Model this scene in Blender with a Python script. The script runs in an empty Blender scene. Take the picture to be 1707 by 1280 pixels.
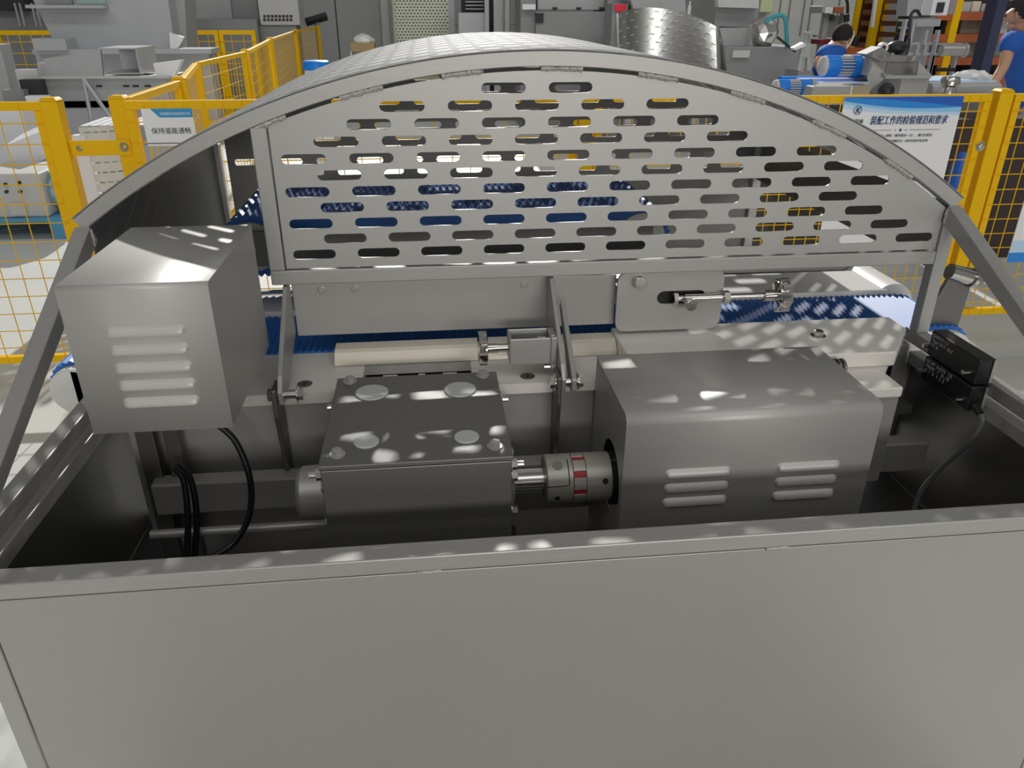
import bpy, bmesh, math, random
from mathutils import Vector, Matrix
random.seed(7)
SC = bpy.context.scene
COL = SC.collection
R = math.radians

# ------------------------------------------------------------------ camera
FPX, HC = 1277.0, 1.5
YAW, PITCH, ROLL = R(6.11), R(26.21), R(0.1)
fw = Vector((math.sin(YAW) * math.cos(PITCH), math.cos(YAW) * math.cos(PITCH), -math.sin(PITCH)))
rt = Vector((math.cos(YAW), -math.sin(YAW), 0))
up = rt.cross(fw)
rt, up = math.cos(ROLL) * rt + math.sin(ROLL) * up, -math.sin(ROLL) * rt + math.cos(ROLL) * up
cam_d = bpy.data.cameras.new('camera')
cam = bpy.data.objects.new('camera', cam_d)
COL.objects.link(cam)
cam.matrix_world = Matrix(((rt.x, up.x, -fw.x, 0), (rt.y, up.y, -fw.y, 0), (rt.z, up.z, -fw.z, HC), (0, 0, 0, 1)))
cam_d.sensor_fit = 'HORIZONTAL'
cam_d.sensor_width = 36
cam_d.lens = FPX / 1707 * 36
cam_d.clip_start = 0.02
cam_d.clip_end = 200
SC.camera = cam
CAM = Vector((0, 0, HC))


def at(px, py, Y):
    """world point on the vertical plane y=Y seen at photo pixel (px, py)"""
    d = fw + (px - 853.5) / FPX * rt - (py - 640) / FPX * up
    return CAM + d * (Y / d.y)


# ------------------------------------------------------------------ light
SC.view_settings.view_transform = 'Standard'
SC.view_settings.look = 'None'
SC.view_settings.exposure = 0.0
SC.view_settings.gamma = 1.0
SC.view_settings.use_curve_mapping = False
W = bpy.data.worlds.new('hall_daylight')
SC.world = W
W.use_nodes = True
nt = W.node_tree
for n in list(nt.nodes):
    nt.nodes.remove(n)
wo = nt.nodes.new('ShaderNodeOutputWorld')
wb = nt.nodes.new('ShaderNodeBackground')
tc = nt.nodes.new('ShaderNodeTexCoord')
sp = nt.nodes.new('ShaderNodeSeparateXYZ')
nz = nt.nodes.new('ShaderNodeTexNoise')
nz.inputs['Scale'].default_value = 1.9
nz.inputs['Detail'].default_value = 1.5
rp = nt.nodes.new('ShaderNodeValToRGB')
rp.color_ramp.elements[0].position = 0.34
rp.color_ramp.elements[0].color = (0.24, 0.235, 0.225, 1)
rp.color_ramp.elements[1].position = 0.66
rp.color_ramp.elements[1].color = (0.86, 0.86, 0.83, 1)
nt.links.new(tc.outputs['Generated'], nz.inputs['Vector'])
nt.links.new(nz.outputs['Fac'], rp.inputs['Fac'])
nt.links.new(rp.outputs['Color'], wb.inputs['Color'])
wb.inputs['Strength'].default_value = 0.27
nt.links.new(wb.outputs[0], wo.inputs[0])
sun_d = bpy.data.lights.new('sun', 'SUN')
sun_d.energy = 4.0
sun_d.angle = R(1.0)
sun_d.color = (1.0, 0.98, 0.94)
sun = bpy.data.objects.new('sun', sun_d)
COL.objects.link(sun)
KX, KY = 0.10, 1.9
sun.rotation_euler = Vector((-KX, -KY, -1)).to_track_quat('-Z', 'Y').to_euler()
sun.location = (2, 30, 14)
ar_d = bpy.data.lights.new('doorway_daylight', 'AREA')
ar_d.shape = 'RECTANGLE'
ar_d.size = 6
ar_d.size_y = 1.0
ar_d.energy = 275
ar_d.color = (1.0, 0.97, 0.92)
ar = bpy.data.objects.new('doorway_daylight', ar_d)
COL.objects.link(ar)
ar.location = (1.8, -8, 2.7)
ar.rotation_euler = (R(80), 0, 0)
bg_fill_d = bpy.data.lights.new('background_fill', 'AREA')  # added fill light without a visible source, brightens the background
bg_fill_d.shape = 'RECTANGLE'
bg_fill_d.size = 22
bg_fill_d.size_y = 1.2
bg_fill_d.energy = 390
bg_fill = bpy.data.objects.new('background_fill', bg_fill_d)
COL.objects.link(bg_fill)
bg_fill.location = (2, 4.2, 7.4)
bg_fill.rotation_euler = (R(76), 0, 0)
fl_d = bpy.data.lights.new('overhead_fill', 'AREA')  # added overhead fill, source unseen, lifts the pale conveyor beam
fl_d.shape = 'RECTANGLE'
fl_d.size = 14
fl_d.size_y = 3
fl_d.energy = 170
top_fill = bpy.data.objects.new('overhead_fill', fl_d)
COL.objects.link(top_fill)
top_fill.location = (0, -3.2, 7.2)
top_fill.rotation_euler = (R(35), 0, 0)


# ------------------------------------------------------------------ materials
def mat(name, col, rough=0.5, metal=0.0, noise=0.0, nscale=8, stretch=(1, 1, 1), bump=0.0, col2=None, emit=None, spec=None, trans=0):
    m = bpy.data.materials.new(name)
    m.use_nodes = True
    t = m.node_tree
    b = t.nodes['Principled BSDF']
    b.inputs['Base Color'].default_value = (*col, 1)
    b.inputs['Roughness'].default_value = rough
    b.inputs['Metallic'].default_value = metal
    if spec is not None:
        b.inputs['Specular IOR Level'].default_value = spec
    if trans:
        b.inputs['Transmission Weight'].default_value = trans
    if emit:
        b.inputs['Emission Color'].default_value = (*col, 1)
        b.inputs['Emission Strength'].default_value = emit
    c = t.nodes.new('ShaderNodeTexCoord')
    mp = t.nodes.new('ShaderNodeMapping')
    mp.inputs['Scale'].default_value = stretch
    n = t.nodes.new('ShaderNodeTexNoise')
    n.inputs['Scale'].default_value = nscale
    n.inputs['Detail'].default_value = 4
    t.links.new(c.outputs['Object'], mp.inputs['Vector'])
    t.links.new(mp.outputs['Vector'], n.inputs['Vector'])
    mx = t.nodes.new('ShaderNodeMix')
    mx.data_type = 'RGBA'
    a2 = col2 if col2 else tuple(max(0, x * (1 - noise)) for x in col)
    mx.inputs['A'].default_value = (*col, 1)
    mx.inputs['B'].default_value = (*a2, 1)
    t.links.new(n.outputs['Fac'], mx.inputs['Factor'])
    t.links.new(mx.outputs['Result'], b.inputs['Base Color'])
    if bump:
        bp = t.nodes.new('ShaderNodeBump')
        bp.inputs['Strength'].default_value = bump
        bp.inputs['Distance'].default_value = 0.002
        t.links.new(n.outputs['Fac'], bp.inputs['Height'])
        t.links.new(bp.outputs['Normal'], b.inputs['Normal'])
    return m


STEEL = mat('satin_steel', (0.46, 0.452, 0.435), 0.45, 0.55, 0.10, 5)
STEELB = mat('brushed_steel', (0.46, 0.452, 0.435), 0.45, 0.55, 0.16, 6, (1, 40, 40), 0.03)
STEELD = mat('dull_shade_steel', (0.20, 0.197, 0.19), 0.45, 0.85, 0.12, 6)  # base colour darkened to stand in for shade inside the housing
STEELP = mat('front_sheet_steel', (0.43, 0.42, 0.40), 0.42, 0.5, 0.12, 3)
SHINY = mat('bright_steel', (0.66, 0.65, 0.62), 0.2, 1.0, 0.05, 5)
POL = mat('polished_steel', (0.62, 0.6, 0.56), 0.12, 1.0, 0.05, 5)
WELD = mat('weld_metal', (0.52, 0.49, 0.46), 0.55, 0.2, 0.3, 90, (1, 1, 1), 0.3)
COVER = mat('satin_cover_steel', (0.54, 0.53, 0.51), 0.48, 0.3, 0.08, 4)
HOODS = mat('blasted_sheet', (0.27, 0.275, 0.275), 0.65, 0.0, 0.1, 5, spec=0.15)
GEARM = mat('gearbox_steel', (0.22, 0.217, 0.21), 0.5, 0.75, 0.12, 6)
BLACK = mat('black_plastic', (0.012, 0.012, 0.013), 0.45, 0, 0.2)
RUBBER = mat('black_rubber', (0.006, 0.006, 0.007), 0.4, 0, 0.2)
GREYC = mat('grey_cable', (0.16, 0.16, 0.165), 0.5, 0, 0.1)
WHITEP = mat('white_plastic', (0.72, 0.71, 0.68), 0.42, 0, 0.05)
BEAM = mat('pale_beam', (0.80, 0.77, 0.72), 0.38, 0.0, 0.08, 5)
CREAM = mat('cream_polymer', (0.80, 0.74, 0.62), 0.4, 0.0, 0.1, 4)
DISC = mat('disc_plastic', (0.50, 0.52, 0.515), 0.6, 0, 0.08, 60)
BLUE = mat('blue_belt', (0.018, 0.115, 0.40), 0.45, 0, 0.25, 60)
BLUEL = mat('light_blue_belt', (0.03, 0.17, 0.55), 0.5, 0, 0.3, 90)
RED = mat('red_polymer', (0.35, 0.015, 0.02), 0.5)
YEL = mat('yellow_paint', (0.86, 0.50, 0.0), 0.45, 0, 0.06, 3, spec=0.25)
COUP = mat('coupling_aluminium', (0.46, 0.45, 0.40), 0.45, 0.6, 0.12, 20)
SCREEN = mat('printed_text', (0.35, 0.35, 0.36), 0.6)


def link(o, parent=None):
    COL.objects.link(o)
    if parent is not None:
        o.parent = parent


def wloc(o):
    v = Vector((0, 0, 0))
    while o is not None:
        v += o.location
        o = o.parent
    return v


def tag(o, label=None, cat=None, group=None, kind=None):
    if label: o['label'] = label
    if cat: o['category'] = cat
    if group: o['group'] = group
    if kind: o['kind'] = kind
    return o


def thing(name, label, cat, loc=(0, 0, 0), group=None):
    o = bpy.data.objects.new(name, None)
    o.empty_display_size = 0.05
    o.location = loc
    COL.objects.link(o)
    return tag(o, label, cat, group)


def basis(d):
    d = Vector(d).normalized()
    a = Vector((0, 0, 1)) if abs(d.z) < 0.9 else Vector((1, 0, 0))
    u = d.cross(a).normalized()
    return u, d.cross(u).normalized(), d


class MB:
    def __init__(s):
        s.bm = bmesh.new()

    def face(s, pts):
        return s.bm.faces.new([s.bm.verts.new(p) for p in pts])

    def hull8(s, p):
        v = [s.bm.verts.new(q) for q in p]
        for f in ((0, 3, 2, 1), (4, 5, 6, 7), (0, 1, 5, 4), (1, 2, 6, 5), (2, 3, 7, 6), (3, 0, 4, 7)):
            s.bm.faces.new([v[i] for i in f])
        return s

    def box(s, x0, x1, y0, y1, z0, z1):
        if x0 > x1: x0, x1 = x1, x0
        if y0 > y1: y0, y1 = y1, y0
        if z0 > z1: z0, z1 = z1, z0
        return s.hull8([(x0, y0, z0), (x1, y0, z0), (x1, y1, z0), (x0, y1, z0), (x0, y0, z1), (x1, y0, z1), (x1, y1, z1), (x0, y1, z1)])

    def bar(s, a, b, w, h, upv=(0, 0, 1)):
        a, b = Vector(a), Vector(b)
        d = (b - a).normalized()
        u = d.cross(Vector(upv)).normalized()
        v = u.cross(d).normalized()
        P = []
        for q in (a, b):
            for i, j in ((-1, -1), (1, -1), (1, 1), (-1, 1)):
                P.append(q + u * (i * w / 2) + v * (j * h / 2))
        return s.hull8(P)

    def cyl(s, a, b, r, r2=None, n=16, caps=True):
        a, b = Vector(a), Vector(b)
        r2 = r if r2 is None else r2
        u, v, d = basis(b - a)
        A = [s.bm.verts.new(a + (u * math.cos(2 * math.pi * i / n) + v * math.sin(2 * math.pi * i / n)) * r) for i in range(n)]
        B = [s.bm.verts.new(b + (u * math.cos(2 * math.pi * i / n) + v * math.sin(2 * math.pi * i / n)) * r2) for i in range(n)]
        for i in range(n):
            j = (i + 1) % n
            s.bm.faces.new((A[i], A[j], B[j], B[i]))
        if caps:
            s.bm.faces.new(A[::-1])
            s.bm.faces.new(B)
        return s

    def lathe(s, a, d, prof, n=20):
        """prof: list of (dist along d, radius)"""
        a = Vector(a)
        u, v, d = basis(d)
        rings = []
        for t, r in prof:
            rings.append([s.bm.verts.new(a + d * t + (u * math.cos(2 * math.pi * i / n) + v * math.sin(2 * math.pi * i / n)) * r) for i in range(n)])
        for k in range(len(rings) - 1):
            for i in range(n):
                j = (i + 1) % n
                s.bm.faces.new((rings[k][i], rings[k][j], rings[k + 1][j], rings[k + 1][i]))
        s.bm.faces.new(rings[0][::-1])
        s.bm.faces.new(rings[-1])
        return s

    def tube(s, pts, r, n=8, rf=None):
        pts = [Vector(p) for p in pts]
        rings = []
        ref = None
        for k, p in enumerate(pts):
            d = (pts[min(k + 1, len(pts) - 1)] - pts[max(k - 1, 0)]).normalized()
            if ref is None:
                ref = basis(d)[0]
            ref = (ref - d * ref.dot(d)).normalized()
            v = d.cross(ref)
            rr = rf(k) if rf else r
            rings.append([s.bm.verts.new(p + (ref * math.cos(2 * math.pi * i / n) + v * math.sin(2 * math.pi * i / n)) * rr) for i in range(n)])
        for k in range(len(rings) - 1):
            for i in range(n):
                j = (i + 1) % n
                s.bm.faces.new((rings[k][i], rings[k][j], rings[k + 1][j], rings[k + 1][i]))
        s.bm.faces.new(rings[0][::-1])
        s.bm.faces.new(rings[-1])
        return s

    def prism(s, pts, off):
        """extrude the 3-D polygon pts by the vector off"""
        off = Vector(off)
        A = [s.bm.verts.new(Vector(p)) for p in pts]
        B = [s.bm.verts.new(Vector(p) + off) for p in pts]
        n = len(A)
        s.bm.faces.new(A[::-1])
        s.bm.faces.new(B)
        for i in range(n):
            j = (i + 1) % n
            s.bm.faces.new((A[i], A[j], B[j], B[i]))
        return s

    def bolt(s, p, d, r=0.0075, h=0.006, washer=True, stud=0.0):
        p, d = Vector(p), Vector(d).normalized()
        if washer:
            s.cyl(p, p + d * 0.0016, r * 1.45, n=18)
            p = p + d * 0.0016
        s.cyl(p, p + d * h, r, n=6)
        s.cyl(p + d * h, p + d * (h + 0.0008), r * 0.8, r * 0.6, n=12)
        if stud:
            s.cyl(p + d * h, p + d * (h + stud), r * 0.55, n=10)
        return s

    def build(s, name, m, parent=None, bevel=0.0, smooth=False, kind=None, seg=2):
        me = bpy.data.meshes.new(name)
        bmesh.ops.recalc_face_normals(s.bm, faces=s.bm.faces)
        off = wloc(parent) if parent is not None else Vector((0, 0, 0))
        if parent is not None and off.length:
            bmesh.ops.translate(s.bm, verts=s.bm.verts, vec=-off)
        s.bm.to_mesh(me)
        s.bm.free()
        o = bpy.data.objects.new(name, me)
        me.materials.append(m)
        link(o, parent)
        if smooth:
            for f in me.polygons: f.use_smooth = True
            me.set_sharp_from_angle(angle=R(35))
        if bevel:
            b = o.modifiers.new('bevel', 'BEVEL')
            b.width = bevel
            b.segments = seg
            b.limit_method = 'ANGLE'
            b.angle_limit = R(40)
        if smooth == 'w':
            o.modifiers.new('wn', 'WEIGHTED_NORMAL').weight = 100
        if kind: o['kind'] = kind
        return o


def curve_mesh(cu):
    o = bpy.data.objects.new('tmp', cu)
    COL.objects.link(o)
    dg = bpy.context.evaluated_depsgraph_get()
    dg.update()
    me = bpy.data.meshes.new_from_object(o.evaluated_get(dg))
    bpy.data.objects.remove(o)
    return me


def plate(name, outer, holes, th, origin, U, V, m, parent=None):
    """flat plate with holes; outer/holes 2-D in the U,V frame"""
    cu = bpy.data.curves.new(name, 'CURVE')
    cu.dimensions = '2D'
    cu.fill_mode = 'BOTH'
    cu.extrude = th / 2
    for poly in [outer] + holes:
        sp_ = cu.splines.new('POLY')
        sp_.points.add(len(poly) - 1)
        for i, (a, b) in enumerate(poly):
            sp_.points[i].co = (a, b, 0, 1)
        sp_.use_cyclic_u = True
    me = curve_mesh(cu)
    U, V = Vector(U).normalized(), Vector(V).normalized()
    N = U.cross(V)
    M = Matrix(((U.x, V.x, N.x, origin[0]), (U.y, V.y, N.y, origin[1]), (U.z, V.z, N.z, origin[2]), (0, 0, 0, 1)))
    if parent is not None:
        M = Matrix.Translation(-wloc(parent)) @ M
    me.transform(M)
    me.name = name
    o = bpy.data.objects.new(name, me)
    me.materials.clear()
    me.materials.append(m)
    link(o, parent)
    return o


def slot(cx, cy, L, Hh, n=7):
    r = Hh / 2
    a = L / 2 - r
    P = []
    for i in range(n):
        t = -math.pi / 2 + math.pi * i / (n - 1)
        P.append((cx + a + r * math.cos(t), cy + r * math.sin(t)))
    for i in range(n):
        t = math.pi / 2 + math.pi * i / (n - 1)
        P.append((cx - a + r * math.cos(t), cy + r * math.sin(t)))
    return P


def text(name, body, size, origin, U, V, m, parent, align='LEFT', sx=1.0, shear=0.0, bold=0.0, th=0.0004):
    cu = bpy.data.curves.new(name, 'FONT')
    cu.body = body
    cu.size = size
    cu.align_x = align
    cu.extrude = th
    cu.shear = shear
    cu.offset = bold
    me = curve_mesh(cu)
    U, V = Vector(U).normalized(), Vector(V).normalized()
    N = U.cross(V)
    M = Matrix(((U.x, V.x, N.x, origin[0]), (U.y, V.y, N.y, origin[1]), (U.z, V.z, N.z, origin[2]), (0, 0, 0, 1))) @ Matrix.Diagonal((sx, 1, 1, 1))
    M = Matrix.Translation(-wloc(parent)) @ M
    me.transform(M)
    o = bpy.data.objects.new(name, me)
    me.materials.clear()
    me.materials.append(m)
    link(o, parent)
    return o


def slotted_grid(nu, nv, pu, pv, L, Hh, fn, u0=0.0, v0=0.0, n=5, th=0.002):
    """sheet of nu x nv slotted cells, odd rows shifted half a cell; fn maps (u, v) to 3-D.  returns an MB"""
    mb = MB()
    K = 8

    def vert(u, v):
        return mb.bm.verts.new(fn(u0 + u, v0 + v))
    for j in range(nv):
        sh = (pu / 2 if j % 2 else 0.0)
        cells = [(i * pu - (pu - sh if False else 0) + sh, pu) for i in range(nu - (1 if j % 2 else 0))]
        vb, vt = j * pv, (j + 1) * pv
        vc = (vb + vt) / 2
        if j % 2:
            for (a, b) in ((0, pu / 2), (nu * pu - pu / 2, nu * pu)):
                for k in range(4):
                    ua, ub = a + (b - a) * k / 4, a + (b - a) * (k + 1) / 4
                    mb.bm.faces.new((vert(ua, vb), vert(ub, vb), vert(ub, vt), vert(ua, vt)))
        for (ua, w) in cells:
            uc = ua + w / 2
            hole = slot(uc, vc, L, Hh, n)          # starts bottom right, runs ccw
            nh = len(hole)
            outer = [(ua + w * k / K, vb) for k in range(K // 2, K)] + [(ua + w, vb), (ua + w, vt)] \
                + [(ua + w * k / K, vt) for k in range(K - 1, 0, -1)] + [(ua, vt), (ua, vb)] + [(ua + w * k / K, vb) for k in range(1, K // 2)]

            def ang(p):
                # parameter around the slot: project onto the slot border
                a = L / 2 - Hh / 2
                x, y = p[0] - uc, p[1] - vc
                return math.atan2(y / (pv / 2), x / (pu / 2)) % (2 * math.pi)
            hs = sorted(range(nh), key=lambda i: ang(((hole[i][0] - uc) / (L / 2) * (pu / 2) + uc, (hole[i][1] - vc) / (Hh / 2) * (pv / 2) + vc)))
            os_ = sorted(range(len(outer)), key=lambda i: ang(outer[i]))
            HV = [vert(*hole[i]) for i in hs]
            HA = [ang(((hole[i][0] - uc) / (L / 2) * (pu / 2) + uc, (hole[i][1] - vc) / (Hh / 2) * (pv / 2) + vc)) for i in hs]
            OV = [vert(*outer[i]) for i in os_]
            OA = [ang(outer[i]) for i in os_]
            i = k = 0
            N1, N2 = len(HV), len(OV)
            while i < N1 or k < N2:
                na = HA[i + 1] if i + 1 < N1 else HA[(i + 1) % N1] + 2 * math.pi
                nb = OA[k + 1] if k + 1 < N2 else OA[(k + 1) % N2] + 2 * math.pi
                if k >= N2 or (i < N1 and na < nb):
                    tri = (HV[i % N1], HV[(i + 1) % N1], OV[k % N2])
                    i += 1
                else:
                    tri = (HV[i % N1], OV[(k + 1) % N2], OV[k % N2])
                    k += 1
                try:
                    mb.bm.faces.new(tri)
                except ValueError:
                    pass
    bmesh.ops.remove_doubles(mb.bm, verts=mb.bm.verts, dist=1e-5)
    return mb


def solid_only(o):
    md = o.modifiers.new('solid', 'SOLIDIFY')
    md.thickness = 0.002
    md.offset = 0


def add_solid(o, th, off=0):
    md = o.modifiers.new('solid', 'SOLIDIFY')
    md.thickness = th
    md.offset = off
    es = o.modifiers.new('split', 'EDGE_SPLIT')
    es.split_angle = R(40)
    return o


# ================================================================== THE MACHINE
XL, XR, T = -0.592, 0.984, 0.026
YF, YG, YB, YE = 0.785, 1.33, 2.25, 1.365       # front face, guard plane, hood rear, housing rear
ZR = 0.872

# ---- steel housing -------------------------------------------------
H = thing('steel_housing', 'large grey sheet steel housing with open top in the foreground', 'machine housing', (0.2, 0.8, 0))
MB().box(XL, XR, YF, YF + 0.032, ZR - 0.024, ZR).build('front_rail', STEELB, H, 0.002)
MB().box(XL + T + 0.0015, XR - T - 0.0015, YF + 0.001, YF + 0.004, 0.14, ZR - 0.0255).build('front_sheet', STEELP, H, 0.0012)
for (xa, ya) in ((XL, YF), (XR - T, YF), (XL, YE - T), (XR - T, YE - T)):
    MB().box(xa, xa + T, ya, ya + T, 0.05, ZR - 0.0245).build('corner_post', STEEL, H, 0.002)
    MB().cyl((xa + T / 2, ya + T / 2, 0.0), (xa + T / 2, ya + T / 2, 0.012), 0.03, 0.022).cyl((xa + T / 2, ya + T / 2, 0.012), (xa + T / 2, ya + T / 2, 0.05), 0.008).build('levelling_foot', STEEL, H)
for s, xa in ((-1, XL), (1, XR - T)):
    MB().box(xa, xa + T, YF + 0.0325, YE - T, ZR - 0.026, ZR).build('side_rail', STEELB, H, 0.002)
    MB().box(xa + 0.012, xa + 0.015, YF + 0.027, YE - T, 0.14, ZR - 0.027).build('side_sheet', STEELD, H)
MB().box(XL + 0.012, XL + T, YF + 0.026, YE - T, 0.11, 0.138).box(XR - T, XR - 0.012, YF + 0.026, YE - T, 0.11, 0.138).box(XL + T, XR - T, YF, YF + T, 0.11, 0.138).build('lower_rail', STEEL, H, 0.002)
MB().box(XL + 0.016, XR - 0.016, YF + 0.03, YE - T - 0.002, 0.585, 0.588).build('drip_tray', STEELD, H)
MB().box(-0.5, 0.92, 1.16, 1.195, 0.70, 0.762).build('rear_crossbar', STEEL, H, 0.003)
MB().cyl((-0.5, 1.12, 0.69), (-0.17, 1.12, 0.69), 0.008).build('tie_rod', STEEL, H, smooth=True)
for xw in (-0.0222, 0.443):
    mb = MB()
    mb.tube([(xw - 0.015 + 0.03 * i / 9, YF + 0.0005 + random.uniform(-.0006, .0006), ZR - 0.0248 + random.uniform(-.0007, .0007)) for i in range(10)], 0.0022, 6, lambda k: 0.0026 + random.uniform(-.0006, .0006))
    mb.build('weld_bead', WELD, H, smooth=True)
mb = MB()
mb.tube([(XL + T + random.uniform(-.0006, .0006), YF + 0.0005, 0.545 - 0.03 * i / 9) for i in range(10)], 0.0022, 6, lambda k: 0.0024 + random.uniform(-.0006, .0006))
mb.build('weld_bead', WELD, H, smooth=True)
# rear right frame with its dark window and the box bracket on it
MB().box(XR - T - 0.03, XR - T, YE - 0.026, YE - 0.004, 0.70, 0.885).build('frame_end', STEEL, H, 0.002)
MB().box(XR - T - 0.034, XR - T - 0.030, YE - 0.03, YE - 0.02, 0.74, 0.85).build('frame_slot', BLACK, H)
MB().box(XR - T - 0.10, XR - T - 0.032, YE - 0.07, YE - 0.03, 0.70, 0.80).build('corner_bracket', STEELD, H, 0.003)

# ---- perforated guard hood -----------------------------------------
XC, AR, AZ = 0.196, 1.346, 0.091
A0 = math.asin((XL - XC) / AR)
A1 = math.asin((XR - XC) / AR)


def arc(a, r=AR):
    return XC + r * math.sin(a), AZ + r * math.cos(a)


G = thing('guard_hood', 'arched steel guard hood with slotted sheets over the conveyor', 'machine guard', (0.196, 1.33, 0.89))


def arc_tube(y0, y1):
    mb = MB()
    n = 64
    rows = []
    for i in range(n + 1):
        a = A0 + (A1 - A0) * i / n
        xo, zo = arc(a)
        xi, zi = arc(a, AR - 0.024)
        rows.append([mb.bm.verts.new(p) for p in ((xo, y0, zo), (xi, y0, zi), (xi, y1, zi), (xo, y1, zo))])
    for i in range(n):
        for k in range(4):
            mb.bm.faces.new((rows[i][k], rows[i][(k + 1) % 4], rows[i + 1][(k + 1) % 4], rows[i + 1][k]))
    mb.bm.faces.new(rows[0])
    mb.bm.faces.new(rows[-1][::-1])
    return mb


arc_tube(YG, YG + T).build('front_arch', STEELB, G, 0.0015, True)
arc_tube(YB - T, YB).build('rear_arch', STEELB, G, 0.0015, True)
# barrel sheet
NU, NV = 21, 18
arcL = AR * (A1 - A0)
pu, pv = arcL / NU, (YB - YG) / NV
sheet = slotted_grid(NU, NV, pu, pv, 0.056, 0.0165, lambda u, v: (XC + (AR + 0.0015) * math.sin(A0 + u / AR), YG + v, AZ + (AR + 0.0015) * math.cos(A0 + u / AR)))
o = sheet.build('arched_sheet', HOODS, G, smooth=True)
add_solid(o, 0.0018)
# flat perforated front panel
RP = AR - 0.030


def gpanel(name, y, xl, xr, zb, holes, m, par):
    outer = [(xr, zb), (xl, zb)]
    a0, a1 = math.asin((xl - XC) / RP), math.asin((xr - XC) / RP)
    outer = [(xl, zb), (xr, zb)]
    for i in range(41):
        a = a1 + (a0 - a1) * i / 40
        outer.append((XC + RP * math.sin(a), AZ + RP * math.cos(a)))
    return plate(name, outer, holes, 0.0025, (0, y, 0), (1, 0, 0), (0, 0, 1), m, par)


def gholes(x0, x1, z0, px_, pz, xa, zb, ncol=14, rows=11, L=0.0735, hh=0.0165, step=1):
    out = []
    for r_ in range(0, rows):
        z = z0 - r_ * pz
        for c in range(-ncol, ncol):
            x = xa + c * px_ + (px_ / 2 if r_ % 2 else 0)
            if x - L / 2 < x0 + 0.012 or x + L / 2 > x1 - 0.008: continue
            ok = all(AZ + math.sqrt(RP ** 2 - (q - XC) ** 2) - (z + hh / 2) > 0.013 for q in (x - L / 2, x + L / 2))
            if ok and z - hh / 2 > zb + 0.008:
                out.append(slot(x, z, L, hh))
    return out


GXL = -0.285
fp = gpanel('front_perforated_panel', YG + 0.006, GXL + T + 0.0025, XR - 0.026 - 0.002, 1.0855, gholes(GXL + T, XR - 0.026, 1.3807, 0.1113, 0.02708, 0.1282, 1.083), STEEL, G)
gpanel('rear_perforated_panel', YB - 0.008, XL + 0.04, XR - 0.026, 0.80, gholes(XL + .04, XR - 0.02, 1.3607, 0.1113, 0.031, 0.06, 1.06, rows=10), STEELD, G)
MB().box(GXL, XR - T - 0.0005, YG, YG + T, 1.057, 1.083).build('bottom_bar', STEELB, G, 0.002)
zt = AZ + math.sqrt((AR - 0.024) ** 2 - (GXL - XC) ** 2)
MB().box(GXL, GXL + T, YG, YG + T, 1.083, zt + 0.001).build('upright_bar', STEELB, G, 0.002)
MB().box(XR - T, XR, YG, YG + T, 0.914, 1.163).build('end_post', STEELB, G, 0.002)
MB().box(XL, XL + T, YB - T, YB, 0.79, 1.163).build('end_post', STEELB, G, 0.002)
MB().box(XR - T, XR, YB - T, YB, 0.79, 1.163).build('end_post', STEELB, G, 0.002)
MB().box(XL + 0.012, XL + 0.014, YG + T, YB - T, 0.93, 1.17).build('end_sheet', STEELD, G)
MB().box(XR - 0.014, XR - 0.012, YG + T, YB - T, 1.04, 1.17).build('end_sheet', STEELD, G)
for xa in (XL, XR - T):
    MB().box(xa, xa + T, YF + 0.004, YE, 0.888, 0.914).build('base_rail', STEELB, G, 0.002)
    mb = MB()
    dz, dy = 1.166 - 0.914, 1.345 - 0.80
    mb.prism([(xa, 0.789, 0.9142), (xa, 0.842, 0.9142), (xa, 1.349, 1.142), (xa, 1.331, 1.170)], (T, 0, 0))
    mb.build('slanted_bar', STEELB, G, 0.002)
welds = [(410, 467, 224, 199), (560, 633, 169, 150), (732, 803, 124, 115), (902, 973, 108, 108), (1069, 1137, 119, 126), (1225, 1283, 150, 165), (1366, 1422, 199, 223), (1488, 1534, 265, 297)]
for xa, xb, ya, yb in welds:
    pa, pb = at(xa, ya, YG), at(xb, yb, YG)
    aa, ab = math.asin((pa.x - XC) / AR), math.asin((pb.x - XC) / AR)
    mb = MB()
    pts = []
    for i in range(26):
        a = aa + (ab - aa) * i / 25
        x, z = arc(a, AR - 0.0272 + random.uniform(-.0008, .0008))
        pts.append((x, YG + 0.0035 + random.uniform(-.001, .001), z))
    mb.tube(pts, 0.004, 7, lambda k: 0.0042 + random.uniform(-.0009, .0009))
    mb.build('weld_bead', WELD, G, smooth=True)
for xa, s in ((XL, 1), (XR, -1)):
    mb = MB()
    pts = [(xa + s * (0.002 + 0.024 * i / 8), YG - 0.001 + random.uniform(-.001, .001), 1.166 - 0.004 * i / 8 + random.uniform(-.001, .001)) for i in range(9)] + [(xa + s * (0.027 + random.uniform(-.001, .001)), YG - 0.001, 1.161 - 0.024 * i / 8) for i in range(1, 9)]
    mb.tube(pts, 0.003, 7, lambda k: 0.0032 + random.uniform(-.0008, .0008))
    mb.build('weld_bead', WELD, G, smooth=True)

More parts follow.
